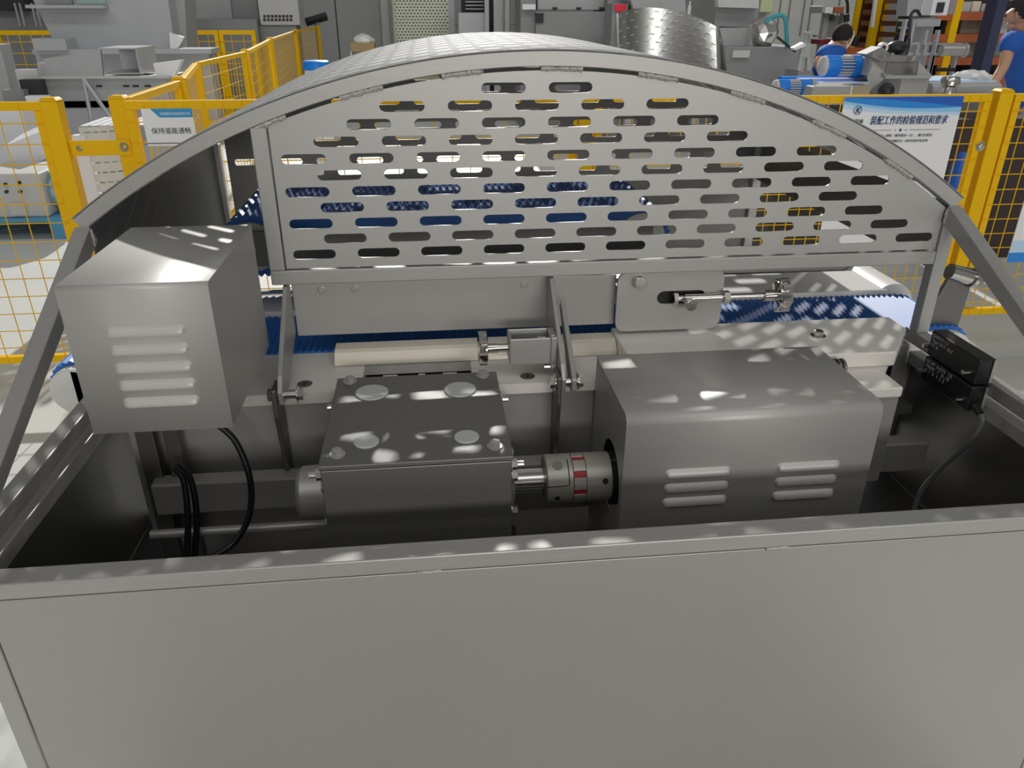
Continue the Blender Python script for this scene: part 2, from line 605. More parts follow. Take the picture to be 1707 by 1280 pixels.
# ---- conveyor ------------------------------------------------------
CZ = 0.90
V = thing('belt_conveyor', 'long blue ribbed belt conveyor with pale side beam under the hood', 'conveyor', (0.2, 1.8, 0))
SBM = plate('side_beam', [(-0.54, 1.212), (0.83, 1.212), (0.927, 1.335), (0.927, 1.385), (-0.54, 1.385)], [[(-0.135, 1.262), (0.062, 1.262), (0.062, 1.318), (-0.135, 1.318)]], 0.02, (0, 0, CZ - 0.01), (1, 0, 0), (0, 1, 0), BEAM, V)
MB().box(-0.54, 0.79, 1.222, 1.232, 0.62, CZ - 0.0205).build('side_plate', STEEL, V)
for sx, sy in ((-0.2355, 1.2495), (0.161, 1.2405)):
    MB().lathe((sx, sy, CZ), (0, 0, 1), [(0, 0.013), (0.0006, 0.0135), (0.0009, 0.011), (0.0009, 0.0105)], 24).build('countersunk_screw', STEELD, SBM)
    MB().cyl((sx, sy, CZ + 0.0008), (sx, sy, CZ + 0.0014), 0.004, n=6).build('screw_socket', BLACK, SBM)


def loop_belt(name, x0, x1, zc, r, y0, y1, m, par, pitch=0.0127, rib=0.0022, smooth=False):
    """closed ribbed belt: straight top and bottom with round ends"""
    P = []
    L1 = x1 - x0
    n1 = int(L1 / pitch)
    path = []
    for i in range(n1 * 2):
        path.append((x0 + L1 * i / (n1 * 2), zc + r, 0, 1, i))
    n2 = max(8, int(math.pi * r / pitch)) * 2
    for i in range(n2):
        a = math.pi / 2 - math.pi * i / n2
        path.append((x1 + r * math.cos(a), zc + r * math.sin(a), math.cos(a), math.sin(a), i))
    for i in range(n1 * 2):
        path.append((x1 - L1 * i / (n1 * 2), zc - r, 0, -1, i))
    for i in range(n2):
        a = -math.pi / 2 - math.pi * i / n2
        path.append((x0 + r * math.cos(a), zc + r * math.sin(a), math.cos(a), math.sin(a), i))
    mb = MB()
    A, B = [], []
    for (x, z, nx, nz_, i) in path:
        d = rib if i % 2 else -rib
        A.append(mb.bm.verts.new((x + nx * d, y0, z + nz_ * d)))
        B.append(mb.bm.verts.new((x + nx * d, y1, z + nz_ * d)))
    n = len(A)
    for i in range(n):
        j = (i + 1) % n
        mb.bm.faces.new((A[i], A[j], B[j], B[i]))
    mb.bm.faces.new(A)
    mb.bm.faces.new(B[::-1])
    return mb.build(name, m, par)


loop_belt('belt', -0.68, 1.07, CZ - 0.048, 0.05, 1.388, 1.585, BLUEL, V)
MB().box(-0.72, 1.05, 1.59, 1.74, 0.80, CZ + 0.012).build('centre_rail', WHITEP, V, 0.004)
MB().cyl((1.07, 1.60, CZ - 0.03), (1.07, 1.76, CZ - 0.03), 0.052, n=32).build('nose_roller', WHITEP, V, 0.002, True)
MB().box(0.55, 1.06, 1.765, 1.785, 0.80, 0.925).build('far_side_plate', STEEL, V)
for xe in (-0.68, 1.07):
    mb = MB()
    mb.lathe((xe, 1.365, CZ - 0.052), (0, 1, 0), [(0, 0.044), (0.004, 0.047), (0.02, 0.047)], 32)
    s = -1 if xe < 0 else 1
    mb.box(xe - s * 0.13, xe, 1.365, 1.385, CZ - 0.10, CZ - 0.005)
    mb.build('end_guide', WHITEP, V, 0.001, True)
MB().prism([(-0.66, 1.352, 0.79), (-0.55, 1.352, 0.79), (-0.545, 1.352, 0.868), (-0.64, 1.352, 0.868)], (0, 0.012, 0)).build('end_plate', STEEL, V, 0.002)
MB().lathe((-0.60, 1.352, 0.84), (0, -1, 0), [(0, 0.014), (0.003, 0.014), (0.003, 0.008)], 24).build('end_screw', STEELD, V)
# bent edge cover over the belt edge
mb = MB()
prof = [(1.316, CZ + 0.001), (1.318, CZ + 0.008), (1.330, CZ + 0.022), (1.340, CZ + 0.025), (1.372, CZ + 0.025), (1.372, CZ + 0.001)]
mb.prism([(-0.19, y, z) for y, z in prof], (0.534, 0, 0))
mb.build('edge_cover', CREAM, V, 0.001)
MB().prism([(0.345, 1.213, CZ + 0.0005), (0.845, 1.213, CZ + 0.0005), (0.927, 1.32, CZ + 0.0005), (0.927, 1.384, CZ + 0.0005), (0.345, 1.384, CZ + 0.0005)], (0, 0, 0.0295)).build('raised_cover', BEAM, V, 0.003)
MB().box(0.695, 0.815, 1.128, 1.2115, CZ - 0.02, CZ).build('front_shelf', BEAM, V, 0.003)
MB().box(0.695, 0.815, 1.135, 1.139, 0.70, CZ - 0.0205).build('shelf_apron', STEEL, V)
MB().bolt((0.734, 1.30, CZ + 0.030), (0, 0, 1), 0.010, 0.009).build('cover_bolt', SHINY, V)
for lx in (-0.45, 0.86):
    for ly in (1.40, 1.72):
        MB().box(lx - .02, lx + .02, ly - .02, ly + .02, 0.0, 0.80).build('leg', STEEL, V)
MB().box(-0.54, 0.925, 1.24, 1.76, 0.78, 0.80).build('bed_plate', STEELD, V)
# white chain wheels seen in the window
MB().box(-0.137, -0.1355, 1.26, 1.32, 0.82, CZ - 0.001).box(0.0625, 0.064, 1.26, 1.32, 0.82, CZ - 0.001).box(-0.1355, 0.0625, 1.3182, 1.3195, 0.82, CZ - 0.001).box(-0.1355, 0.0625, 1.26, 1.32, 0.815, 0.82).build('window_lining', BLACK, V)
for wx, ww in ((-0.088, 0.013), (-0.030, 0.006), (0.022, 0.013)):
    MB().cyl((wx - ww, 1.29, 0.863), (wx + ww, 1.29, 0.863), 0.026, n=14).build('sprocket', WHITEP, V)

# ---- upper belt ----------------------------------------------------
U = thing('upper_belt_conveyor', 'raised blue ribbed belt loop seen through the slots of the hood', 'conveyor', (0.05, 1.7, 0.9))
loop_belt('belt', -0.36, 0.44, 1.065, 0.062, 1.56, 1.86, BLUE, U, 0.015, 0.0035)
for xe in (-0.36, 0.44):
    MB().cyl((xe, 1.55, 1.065), (xe, 1.875, 1.065), 0.05, n=24).build('roller', STEEL, U, smooth=True)
    MB().cyl((xe, 1.53, 1.065), (xe, 1.90, 1.065), 0.012).build('roller_shaft', SHINY, U, smooth=True)
for yy in (1.535, 1.88):
    MB().box(-0.38, 0.46, yy, yy + 0.008, 1.03, 1.10).build('frame_plate', STEELD, U, 0.002)
for xe in (-0.2, 0.3):
    MB().box(xe - 0.02, xe + 0.02, 1.886, 1.90, 0.80, 1.05).build('support_bracket', STEELD, U)

# ---- tilting side guide -------------------------------------------
S = thing('side_guide', 'grey sheet side guide hung on two arms below the guard hood', 'guide plate', (-0.02, 1.35, 0.94))
mb = MB()
mb.prism([(-0.258, 1.364, 0.945), (0.345, 1.364, 0.945), (0.345, 1.364, 1.045), (-0.258, 1.364, 1.055)], (0, 0.004, 0))
GSH = mb.build('guide_sheet', STEEL, S, 0.0015)
for (sx, sz) in ((-0.205, 1.035), (-0.145, 1.035), (0.168, 1.032)):
    MB().lathe((sx, 1.364, sz), (0, -1, 0), [(0, 0.007), (0.0012, 0.007), (0.0018, 0.0055), (0.0018, 0.004)], 20).build('weld_stud', STEEL, GSH)
for ax in (-0.268, 0.212):
    mb = MB()
    mb.prism([(ax, 1.362, 0.955), (ax, 1.362, 1.053), (ax, 1.335, 1.053), (ax, 1.19, 0.945), (ax, 1.172, 0.922), (ax, 1.176, 0.898), (ax, 1.205, 0.892)], (0.008, 0, 0))
    mb.build('arm_plate', STEEL, S, 0.0015)
MB().prism([(0.230, 1.30, 1.005), (0.230, 1.316, 1.015), (0.230, 1.325, 1.0), (0.230, 1.215, 0.905), (0.230, 1.19, 0.892), (0.230, 1.172, 0.90), (0.230, 1.172, 0.922)], (0.009, 0, 0)).build('link_plate', STEEL, S, 0.002)
for ax in (-0.268, 0.212):
    mb = MB()
    mb.bolt((ax - 0.009, 1.188, 0.912), (-1, 0, 0), 0.011, 0.008)
    mb.cyl((ax - 0.01, 1.188, 0.912), (ax + 0.034, 1.188, 0.912), 0.008)
    mb.bolt((ax + 0.030, 1.188, 0.912), (1, 0, 0), 0.011, 0.008)
    mb.build('pivot_bolt', SHINY, S, smooth=True)
    MB().prism([(ax - 0.009, 1.165, 0.93), (ax - 0.009, 1.21, 0.93), (ax - 0.009, 1.2215, 0.86), (ax - 0.009, 1.2215, 0.70), (ax - 0.009, 1.195, 0.70), (ax - 0.009, 1.165, 0.88)], (0.008, 0, 0)).build('pivot_bracket', STEELD, S, 0.002)
# index plunger with spring housing
IP = thing('index_plunger', 'small knurled knob with spring housing on the right arm of the side guide', 'locking knob', (0.14, 1.25, 0.955))
mb = MB()
mb.lathe((0.072, 1.25, 0.955), (1, 0, 0), [(0, 0.018), (0.003, 0.026), (0.010, 0.030), (0.016, 0.030), (0.018, 0.024)], 24)
for k in range(8):
    a = 2 * math.pi * k / 8
    mb.cyl((0.074, 1.25 + 0.027 * math.cos(a), 0.955 + 0.027 * math.sin(a)), (0.088, 1.25 + 0.027 * math.cos(a), 0.955 + 0.027 * math.sin(a)), 0.006, n=8)
mb.build('knob', POL, IP, smooth=True)
MB().lathe((0.089, 1.25, 0.955), (1, 0, 0), [(0, 0.010), (0.018, 0.010), (0.018, 0.0085), (0.040, 0.0085)], 20).build('stem', POL, IP, smooth=True)
mb = MB()
mb.box(0.127, 0.200, 1.225, 1.229, 0.930, 0.980).box(0.127, 0.200, 1.271, 1.275, 0.930, 0.980).box(0.127, 0.200, 1.229, 1.271, 0.930, 0.934).box(0.127, 0.131, 1.229, 1.271, 0.934, 0.980).box(0.200, 0.2118, 1.225, 1.275, 0.930, 0.980)
mb.build('spring_housing', STEEL, IP, 0.002)
pts = []
for i in range(120):
    a = 2 * math.pi * 7 * i / 119
    pts.append((0.134 + 0.044 * i / 119, 1.25 + 0.011 * math.cos(a), 0.957 + 0.011 * math.sin(a)))
MB().tube(pts, 0.0019, 6).build('spring', SHINY, IP, smooth=True)
MB().cyl((0.131, 1.25, 0.957), (0.1995, 1.25, 0.957), 0.006).cyl((0.180, 1.25, 0.957), (0.196, 1.25, 0.957), 0.014, n=6).build('plunger_pin', SHINY, IP, smooth=False)
MB().bolt((0.2105, 1.232, 0.922), (-1, 0, 0), 0.0075, 0.007, True, 0.012).build('set_screw', SHINY, IP)

# ---- adjustable end plate with locking rod --------------------------
E_ = thing('adjusting_plate', 'rounded rectangular steel plate with a slot below the right half of the guard', 'slide plate', (0.45, 1.33, 0.94))


def rrect(x0, x1, z0, z1, r, n=6):
    P = []
    for cx, cz, a0 in ((x1 - r, z0 + r, -90), (x1 - r, z1 - r, 0), (x0 + r, z1 - r, 90), (x0 + r, z0 + r, 180)):
        for i in range(n + 1):
            a = R(a0 + 90 * i / n)
            P.append((cx + r * math.cos(a), cz + r * math.sin(a)))
    return P


plate('slide_plate', rrect(0.343, 0.549, 0.938, 1.056, 0.018), [slot(0.468, 1.004, 0.095, 0.026)], 0.006, (0, 1.345, 0), (1, 0, 0), (0, 0, 1), STEEL, E_)
MB().lathe((0.383, 1.342, 1.040), (0, -1, 0), [(0, 0.012), (0.016, 0.012), (0.017, 0.011)], 24).build('clamp_stud', SHINY, E_, smooth=True)
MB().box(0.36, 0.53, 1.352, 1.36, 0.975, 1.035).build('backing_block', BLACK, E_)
LR = thing('locking_rod', 'threaded locking rod with star knob and lock nuts through the slide plate', 'locking knob', (0.55, 1.32, 1.0))
MB().cyl((0.450, 1.335, 1.004), (0.60, 1.335, 1.004), 0.0055).cyl((0.47, 1.328, 1.006), (0.54, 1.328, 1.006), 0.008, n=16).cyl((0.54, 1.328, 1.006), (0.668, 1.328, 1.006), 0.0055).build('rod', SHINY, LR, smooth=True)
MB().lathe((0.476, 1.318, 1.0), (0, -1, 0), [(0, 0.011), (0.014, 0.011), (0.015, 0.01)], 24).build('cross_pin', SHINY, LR, smooth=True)
MB().cyl((0.545, 1.328, 1.006), (0.556, 1.328, 1.006), 0.013, n=6).build('lock_nut', SHINY, LR)
MB().cyl((0.450, 1.335, 1.004), (0.458, 1.335, 1.004), 0.012, n=6).build('lock_nut', SHINY, LR)
mb = MB()
mb.lathe((0.625, 1.328, 1.006), (1, 0, 0), [(0, 0.011), (0.022, 0.011), (0.024, 0.026), (0.036, 0.032), (0.044, 0.030), (0.047, 0.020)], 24)
for k in range(8):
    a = 2 * math.pi * k / 8
    mb.cyl((0.652, 1.328 + 0.028 * math.cos(a), 1.006 + 0.028 * math.sin(a)), (0.669, 1.328 + 0.028 * math.cos(a), 1.006 + 0.028 * math.sin(a)), 0.0065, n=8)
mb.build('star_knob', POL, LR, smooth=True)

# ---- gearbox --------------------------------------------------------
GX0, GX1, GY0, GY1, GZ = -0.169, 0.099, 0.921, 1.203, 0.93
Q = thing('gearbox', 'square steel gearbox with four round white caps on its lid', 'gearbox', (-0.035, 1.06, 0.62))
MB().box(GX0, GX1, GY0 + 0.002, GY1, 0.64, GZ - 0.0085).build('body', GEARM, Q, 0.002)
LID = MB().box(GX0 - 0.002, GX1 + 0.002, GY0, GY1 + 0.001, GZ - 0.007, GZ).build('lid', GEARM, Q, 0.0012)
MB().box(GX0 - 0.03, GX1 + 0.03, 0.95, 1.15, 0.589, 0.64).build('foot', STEELD, Q, 0.003)
for cx, cy, r_ in ((620, 655, 0.027), (767, 650, 0.0265), (611, 737, 0.0185), (778, 729, 0.0185)):
    d = fw + (cx - 853.5) / FPX * rt - (cy - 640) / FPX * up
    p = CAM + d * ((GZ - HC) / d.z)
    MB().lathe((p.x, p.y, GZ), (0, 0, 1), [(0, r_), (0.0018, r_), (0.0026, r_ - 0.001)], 40).build('sealing_cap', DISC, LID, smooth=True)
for bx, by in ((GX0 + 0.022, GY0 + 0.03), (GX1 - 0.022, GY0 + 0.03), (GX0 + 0.02, GY1 - 0.014), (GX1 - 0.022, GY1 - 0.014)):
    MB().bolt((bx, by, GZ), (0, 0, 1), 0.008, 0.007).build('lid_bolt', STEEL, LID)
for s, gx in ((-1, GX0), (1, GX1)):
    mb = MB()
    mb.lathe((gx, 1.0, 0.80) if False else (gx, 1.06, 0.797), (s, 0, 0), [(0, 0.056), (0.010, 0.056), (0.012, 0.045), (0.055, 0.043), (0.062, 0.035)] if s < 0 else [(0, 0.055), (0.008, 0.055), (0.010, 0.040), (0.016, 0.036)], 32)
    BF = mb.build('bearing_flange', STEEL, Q, smooth=True)
    for k in range(4):
        a = R(45 + 90 * k)
        MB().bolt((gx + s * 0.009, 1.06 + 0.049 * math.cos(a), 0.797 + 0.047 * math.sin(a)), (s, 0, 0), 0.0095, 0.009).build('flange_bolt', SHINY, BF)
    for yy, zz in ((0.945, 0.902), (0.945, 0.715), (1.175, 0.715), (1.175, 0.89)):
        MB().bolt((gx, yy, zz), (s, 0, 0), 0.0085, 0.008, True, 0.01).build('side_bolt', SHINY, Q)

# ---- coupling ---------------------------------------------------------
K = thing('shaft_coupling', 'jaw coupling with red spider between gearbox and motor cover', 'coupling', (0.22, 1.06, 0.797))
CY_, CZ_ = 1.06, 0.797
MB().cyl((0.115, CY_, CZ_), (0.176, CY_, CZ_), 0.0185, n=24).build('shaft', SHINY, K, smooth=True)
MB().lathe((0.167, CY_, CZ_), (1, 0, 0), [(0, 0.0387), (0.002, 0.0405), (0.043, 0.0405)], 48).build('hub', COUP, K, smooth=True)
MB().lathe((0.2325, CY_, CZ_), (1, 0, 0), [(0, 0.0405), (0.041, 0.0405), (0.043, 0.0387)], 48).build('hub', COUP, K, smooth=True)
MB().cyl((0.2105, CY_, CZ_), (0.232, CY_, CZ_), 0.0380, n=48).build('spider', RED, K, smooth=True)


def jaw(x0, x1, a0, a1):
    mb = MB()
    n = 6
    rows = []
    for i in range(n + 1):
        a = a0 + (a1 - a0) * i / n
        c, s = math.cos(a), math.sin(a)
        rows.append([mb.bm.verts.new((x, CY_ + r_ * c, CZ_ + r_ * s)) for x, r_ in ((x0, .02), (x1, .02), (x1, .0405), (x0, .0405))])
    for i in range(n):
        for k in range(4):
            mb.bm.faces.new((rows[i][k], rows[i][(k + 1) % 4], rows[i + 1][(k + 1) % 4], rows[i + 1][k]))
    mb.bm.faces.new(rows[0]); mb.bm.faces.new(rows[-1][::-1])
    return mb


for k in range(8):
    a = R(45 * k + 14)
    if k % 2:
        jaw(0.2115, 0.2315, a, a + R(29)).build('jaw', COUP, K)
    else:
        jaw(0.2115, 0.2315, a, a + R(29)).build('jaw', COUP, K)
sa = R(118)
MB().cyl((0.186, CY_ + 0.0390 * math.cos(sa), CZ_ + 0.0390 * math.sin(sa)), (0.186, CY_ + 0.0415 * math.cos(sa), CZ_ + 0.0415 * math.sin(sa)), 0.0085, n=18).build('clamp_screw', SHINY, K)
for xx, a_ in ((0.184, 200), (0.262, 160)):
    a_ = R(a_)
    MB().cyl((xx, CY_ + 0.0390 * math.cos(a_), CZ_ + 0.0390 * math.sin(a_)), (xx, CY_ + 0.0410 * math.cos(a_), CZ_ + 0.0410 * math.sin(a_)), 0.005, n=12).build('set_screw', BLACK, K)
pts = [(0.203, CY_ + 0.0407 * math.cos(R(a)), CZ_ + 0.0407 * math.sin(R(a))) for a in range(100, 168, 4)]
pts = pts + [(0.167 + 0.036 * (1 - i / 6), CY_ + 0.0407 * math.cos(R(166)), CZ_ + 0.0407 * math.sin(R(166))) for i in range(1, 7)]
MB().tube(pts, 0.0008, 5).build('clamp_split', BLACK, K)

# ---- motor cover --------------------------------------------------------
MX0, MX1, MY0, MY1, MZ = 0.278, 0.684, 0.981, 1.206, 0.95
MC = thing('motor_cover', 'wide steel motor cover with two columns of louvres beside the coupling', 'motor cover', (0.48, 1.1, 0.6))


def cover_shell(x0, x1, y0, y1, zb, zt_, cut=None, r_=0.016, rx=0.0):
    """bent sheet cover: top and front in one bend, side cheeks"""
    mb = MB()
    prof = [(y0, zb)]
    for i in range(7):
        a = math.pi - math.pi / 2 * i / 6
        prof.append((y0 + r_ + r_ * math.cos(a), zt_ - r_ + r_ * math.sin(a)))
    prof += [(y1, zt_)]
    n = len(prof)
    A = [mb.bm.verts.new((x0, y, z)) for y, z in prof]
    B = [mb.bm.verts.new((x1, y, z)) for y, z in prof]
    for i in range(n - 1):
        mb.bm.faces.new((A[i], A[i + 1], B[i + 1], B[i]))
    return mb, prof


mb, prof = cover_shell(MX0, MX1, MY0, MY1, 0.589, MZ)
shell = mb.build('shell', COVER, MC, smooth='w')
solid_only(shell)
outer = prof + [(MY1, 0.589)]
cut = [(1.06 + 0.062 * math.cos(R(a)), 0.797 + 0.062 * math.sin(R(a))) for a in range(0, 360, 12)]
plate('left_cheek', outer, [cut], 0.002, (MX0 + 0.002, 0, 0), (0, 1, 0), (0, 0, 1), STEEL, MC)
plate('right_cheek', outer, [], 0.002, (MX1 - 0.002, 0, 0), (0, 1, 0), (0, 0, 1), STEEL, MC)


def louvre(x0, x1, y, z, h, m, par, depth=0.007, slant=0.0):
    mb = MB()
    n = 28
    rows = []
    for i in range(n + 1):
        t = i / n
        e = min(1.0, min(t, 1 - t) * 11)
        e = math.sqrt(max(0.0, 1 - (1 - e) ** 2))
        x = x0 + (x1 - x0) * t
        hh = h * (0.35 + 0.65 * e)
        ring = []
        for k in range(6):
            s_ = k / 5
            zz = z + hh / 2 - hh * s_
            dd = depth * e * (math.sin(s_ * math.pi * 0.62) if s_ < 0.99 else math.sin(math.pi * 0.62))
            ring.append(mb.bm.verts.new((x, y - dd, zz)))
        ring.append(mb.bm.verts.new((x, y, z - hh / 2 - 0.0005)))
        rows.append(ring)
    for i in range(n):
        for k in range(6):
            mb.bm.faces.new((rows[i][k], rows[i][k + 1], rows[i + 1][k + 1], rows[i + 1][k]))
    return mb.build('louvre', m, par, smooth=True)


for lx0, lx1 in ((0.345, 0.452), (0.527, 0.632)):
    for k in range(3):
        louvre(lx0, lx1, MY0, 0.848 - 0.027 * k, 0.0145, COVER, shell)
mb = MB()
mb.box(MX1 + 0.001, MX1 + 0.012, 1.16, 1.22, 0.90, 0.93)
mb.cyl((MX1 + 0.012, 1.19, 0.915), (MX1 + 0.05, 1.19, 0.915), 0.011)
for k in range(4):
    mb.cyl((MX1 + 0.015 + 0.009 * k, 1.19, 0.915), (MX1 + 0.019 + 0.009 * k, 1.19, 0.915), 0.016)
mb.build('spring_catch', STEELD, MC, smooth=True)

# ---- louvred cover at the left ---------------------------------------
LX0, LX1, LY0, LY1, LZ0, LZ1 = -0.469, -0.2845, 0.96, 1.245, 0.978, 1.187
LC = thing('louvred_cover', 'tall steel box cover with five louvres hanging at the left', 'motor cover', (-0.377, 1.1, 0.978))
mb, prof = cover_shell(LX0, LX1, LY0, LY1, LZ0, LZ1, r_=0.006)
shell2 = mb.build('shell', COVER, LC, smooth='w')
outer = prof + [(LY1, LZ0)]
plate('left_cheek', outer, [], 0.002, (LX0 + 0.002, 0, 0), (0, 1, 0), (0, 0, 1), STEEL, LC)
plate('right_cheek', outer, [], 0.002, (LX1 - 0.002, 0, 0), (0, 1, 0), (0, 0, 1), STEEL, LC)
solid_only(shell2)
for k in range(5):
    louvre(-0.421, -0.321, LY0, 1.127 - 0.0255 * k, 0.0135, COVER, shell2, 0.008)
MB().box(-0.43, -0.33, LY1 - 0.02, 1.30, 1.02, 1.10).build('mounting_flange', STEELD, LC, 0.002)
MB().box(-0.40, -0.36, 1.285, 1.30, 0.86, 1.03).build('mounting_strut', STEELD, LC, 0.002)

# ---- safety switch -------------------------------------------------------
SWU = thing('switch_actuator', 'black rectangular switch block, the upper of two on the right rail', 'safety switch', (0.945, 1.175, 0.907))
SUH = MB().box(0.926, 0.9572, 1.105, 1.243, 0.9095, 0.958).build('housing', BLACK, SWU, 0.003)
SWL = thing('safety_switch', 'black switch block with printed text and cable, lower of two on right rail', 'safety switch', (0.945, 1.175, 0.857))
SLH = MB().box(0.926, 0.9572, 1.105, 1.243, 0.858, 0.906).build('housing', BLACK, SWL, 0.003)
for par, zc in ((SWU, 0.935), (SWL, 0.882)):
    for yy in (1.118, 1.236):
        MB().cyl((0.9262, yy, zc - 0.006), (0.910, yy, zc - 0.006), 0.0042, n=10).build('screw', SHINY, par)
    MB().prism([(0.952, 1.1045, zc - 0.022), (0.9575, 1.1045, zc - 0.022), (0.9575, 1.1045, zc + 0.022), (0.952, 1.1045, zc + 0.022)], (0, -0.0018, 0)).build('mounting_clip', STEEL, par, 0.0005)
text('print', 'SAFETY 1.1\nType 24 V  IP67\n0.1 A', 0.0095, (0.9257, 1.236, 0.947), (0, -1, 0), (0, 0, 1), SCREEN, SUH)
text('print', 'Ui 24V  Ie 0.5A   CE\nIP65/67   T  25...70\n+   -   S   1  2  3', 0.0092, (0.9257, 1.236, 0.896), (0, -1, 0), (0, 0, 1), SCREEN, SLH)


def bez(P, n=24):
    """Catmull-Rom through the points"""
    P = [Vector(p) for p in P]
    out = []
    for i in range(len(P) - 1):
        p0, p1, p2, p3 = P[max(i - 1, 0)], P[i], P[i + 1], P[min(i + 2, len(P) - 1)]
        for k in range(n):
            t = k / n
            out.append(0.5 * ((2 * p1) + (-p0 + p2) * t + (2 * p0 - 5 * p1 + 4 * p2 - p3) * t * t + (-p0 + 3 * p1 - 3 * p2 + p3) * t ** 3))
    out.append(P[-1])
    return out


MB().cyl((0.94, 1.1045, 0.868), (0.94, 1.085, 0.862), 0.009, 0.006).build('cable_gland', BLACK, SWL, smooth=True)
o = MB().tube(bez([(0.94, 1.085, 0.862), (0.94, 1.077, 0.85), (0.937, 1.09, 0.80), (0.930, 1.13, 0.72), (0.922, 1.15, 0.66), (0.92, 1.155, 0.59)]), 0.0048, 8).build('cable', GREYC, SWL, smooth=True)

# ---- hinge post at the right end --------------------------------------
HP = thing('hinge_post', 'flat steel post with a hinge bolt right of the guard end', 'hinge post', (1.04, 1.40, 0.8))
MB().prism([(1.025, 1.40, 0.80), (1.095, 1.40, 0.80), (1.105, 1.40, 1.02), (1.075, 1.40, 1.025), (1.05, 1.40, 1.0), (1.025, 1.40, 0.93)], (0, 0.012, 0)).build('post', STEELD, HP, 0.002)
MB().prism([(1.025, 1.412, 0.06), (1.095, 1.412, 0.06), (1.095, 1.412, 0.85), (1.025, 1.412, 0.85)], (0, 0.012, 0)).build('stand', STEEL, HP)
MB().box(0.99, 1.13, 1.36, 1.47, 0.0, 0.06).build('base', STEEL, HP)
mb = MB()
mb.cyl((1.035, 1.385, 1.023), (1.085, 1.385, 1.008), 0.016, n=20)
mb.cyl((1.085, 1.385, 1.008), (1.093, 1.385, 1.0055), 0.020, n=20)
mb.cyl((1.093, 1.385, 1.0055), (1.108, 1.385, 1.001), 0.012, n=6)
mb.cyl((1.108, 1.385, 1.001), (1.122, 1.385, 0.997), 0.006, n=10)
mb.build('hinge_bolt', POL, HP, smooth=True)

# ---- cables at the left -------------------------------------------------
def cable(label, P, r_):
    o = MB().tube(bez(P), r_, 10).build('power_cable', RUBBER, None, smooth=True)
    return tag(o, label, 'cable', None)


cable('black cable bowing out from under the left cover', [at(352, 700, 1.13), at(392, 735, 1.13), at(417, 800, 1.12), at(415, 860, 1.10), at(390, 905, 1.08), at(350, 935, 1.06), at(330, 975, 1.05)], 0.0052)
cable('black cable dropping beside the left cross bar, left of a close pair', [at(290, 780, 1.12), at(306, 800, 1.12), at(313, 860, 1.10), at(312, 925, 1.08), at(310, 985, 1.06)], 0.0052)
cable('black cable dropping beside the left cross bar, right of a close pair', [at(296, 775, 1.135), at(318, 800, 1.135), at(328, 860, 1.115), at(325, 925, 1.095), at(322, 985, 1.075)], 0.0052)
# pair of uprights inside the housing on the left
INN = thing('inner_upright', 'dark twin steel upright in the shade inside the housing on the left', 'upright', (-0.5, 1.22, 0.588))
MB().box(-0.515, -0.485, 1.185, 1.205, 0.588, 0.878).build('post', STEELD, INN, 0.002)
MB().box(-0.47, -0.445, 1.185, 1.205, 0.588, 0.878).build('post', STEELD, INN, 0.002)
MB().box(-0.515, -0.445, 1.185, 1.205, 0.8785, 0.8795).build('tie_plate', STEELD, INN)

#@@BACKGROUND@@
# ================================================================== THE HALL
CONC = mat('pale_concrete_floor', (0.66, 0.67, 0.65), 0.45, 0, 0.22, 1.3, col2=(0.54, 0.56, 0.54))
WALLG = mat('grey_wall_panel', (0.46, 0.47, 0.46), 0.6, 0, 0.15, 2)
WALLW = mat('pale_wall_panel', (0.62, 0.63, 0.59), 0.6, 0, 0.1, 2)
GREY = mat('grey_machine_paint', (0.40, 0.405, 0.41), 0.45, 0.1, 0.12, 3)
GREYD = mat('dark_grey_paint', (0.27, 0.275, 0.28), 0.5, 0.1, 0.15, 3)
GREYW = mat('light_grey_paint', (0.55, 0.55, 0.54), 0.5, 0, 0.1, 3)
SHEET = mat('galvanised_sheet', (0.50, 0.51, 0.53), 0.4, 0.3, 0.2, 3)
WHITE = mat('white_sheet', (0.80, 0.80, 0.82), 0.5, 0, 0.06, 3)
DARK = mat('dark_recess', (0.03, 0.03, 0.032), 0.7)
TEAL = mat('teal_film', (0.05, 0.36, 0.42), 0.3, 0, 0.3, 12)
CYAN = mat('bright_blue_paint', (0.0, 0.21, 0.80), 0.4, 0, 0.1, 5)
PALB = mat('pallet_blue', (0.10, 0.34, 0.55), 0.5, 0, 0.2, 5)
ORNG = mat('orange_beam', (0.42, 0.10, 0.03), 0.5)
RUST = mat('rack_board', (0.17, 0.07, 0.03), 0.7, 0, 0.3, 5)
SHIRT = mat('blue_cloth', (0.012, 0.105, 0.46), 0.8, 0, 0.15, 20)
TROUS = mat('dark_cloth', (0.025, 0.028, 0.04), 0.85)
SKIN = mat('skin', (0.56, 0.31, 0.20), 0.55, 0, 0.08, 20)
HAIR = mat('black_hair', (0.014, 0.012, 0.011), 0.9)
CARD = mat('cardboard', (0.42, 0.30, 0.15), 0.8, 0, 0.1)
FILM = mat('clear_wrap', (0.78, 0.78, 0.74), 0.25, 0, 0.1)
LIME = mat('pale_green_light', (0.62, 0.70, 0.42), 0.6)
PRN_W = mat('sign_white', (0.82, 0.82, 0.83), 0.4)
PRN_B = mat('sign_blue', (0.015, 0.11, 0.50), 0.4)
PRN_M = mat('sign_mid_blue', (0.02, 0.25, 0.72), 0.4)
PRN_L = mat('sign_light_blue', (0.28, 0.58, 0.86), 0.4)
PRN_P = mat('sign_pale_blue', (0.52, 0.70, 0.90), 0.4)
PRN_C = mat('sign_cyan', (0.03, 0.30, 0.58), 0.4)
PRN_K = mat('sign_ink', (0.02, 0.022, 0.03), 0.5)
PRN_N = mat('sign_navy', (0.01, 0.05, 0.18), 0.5)
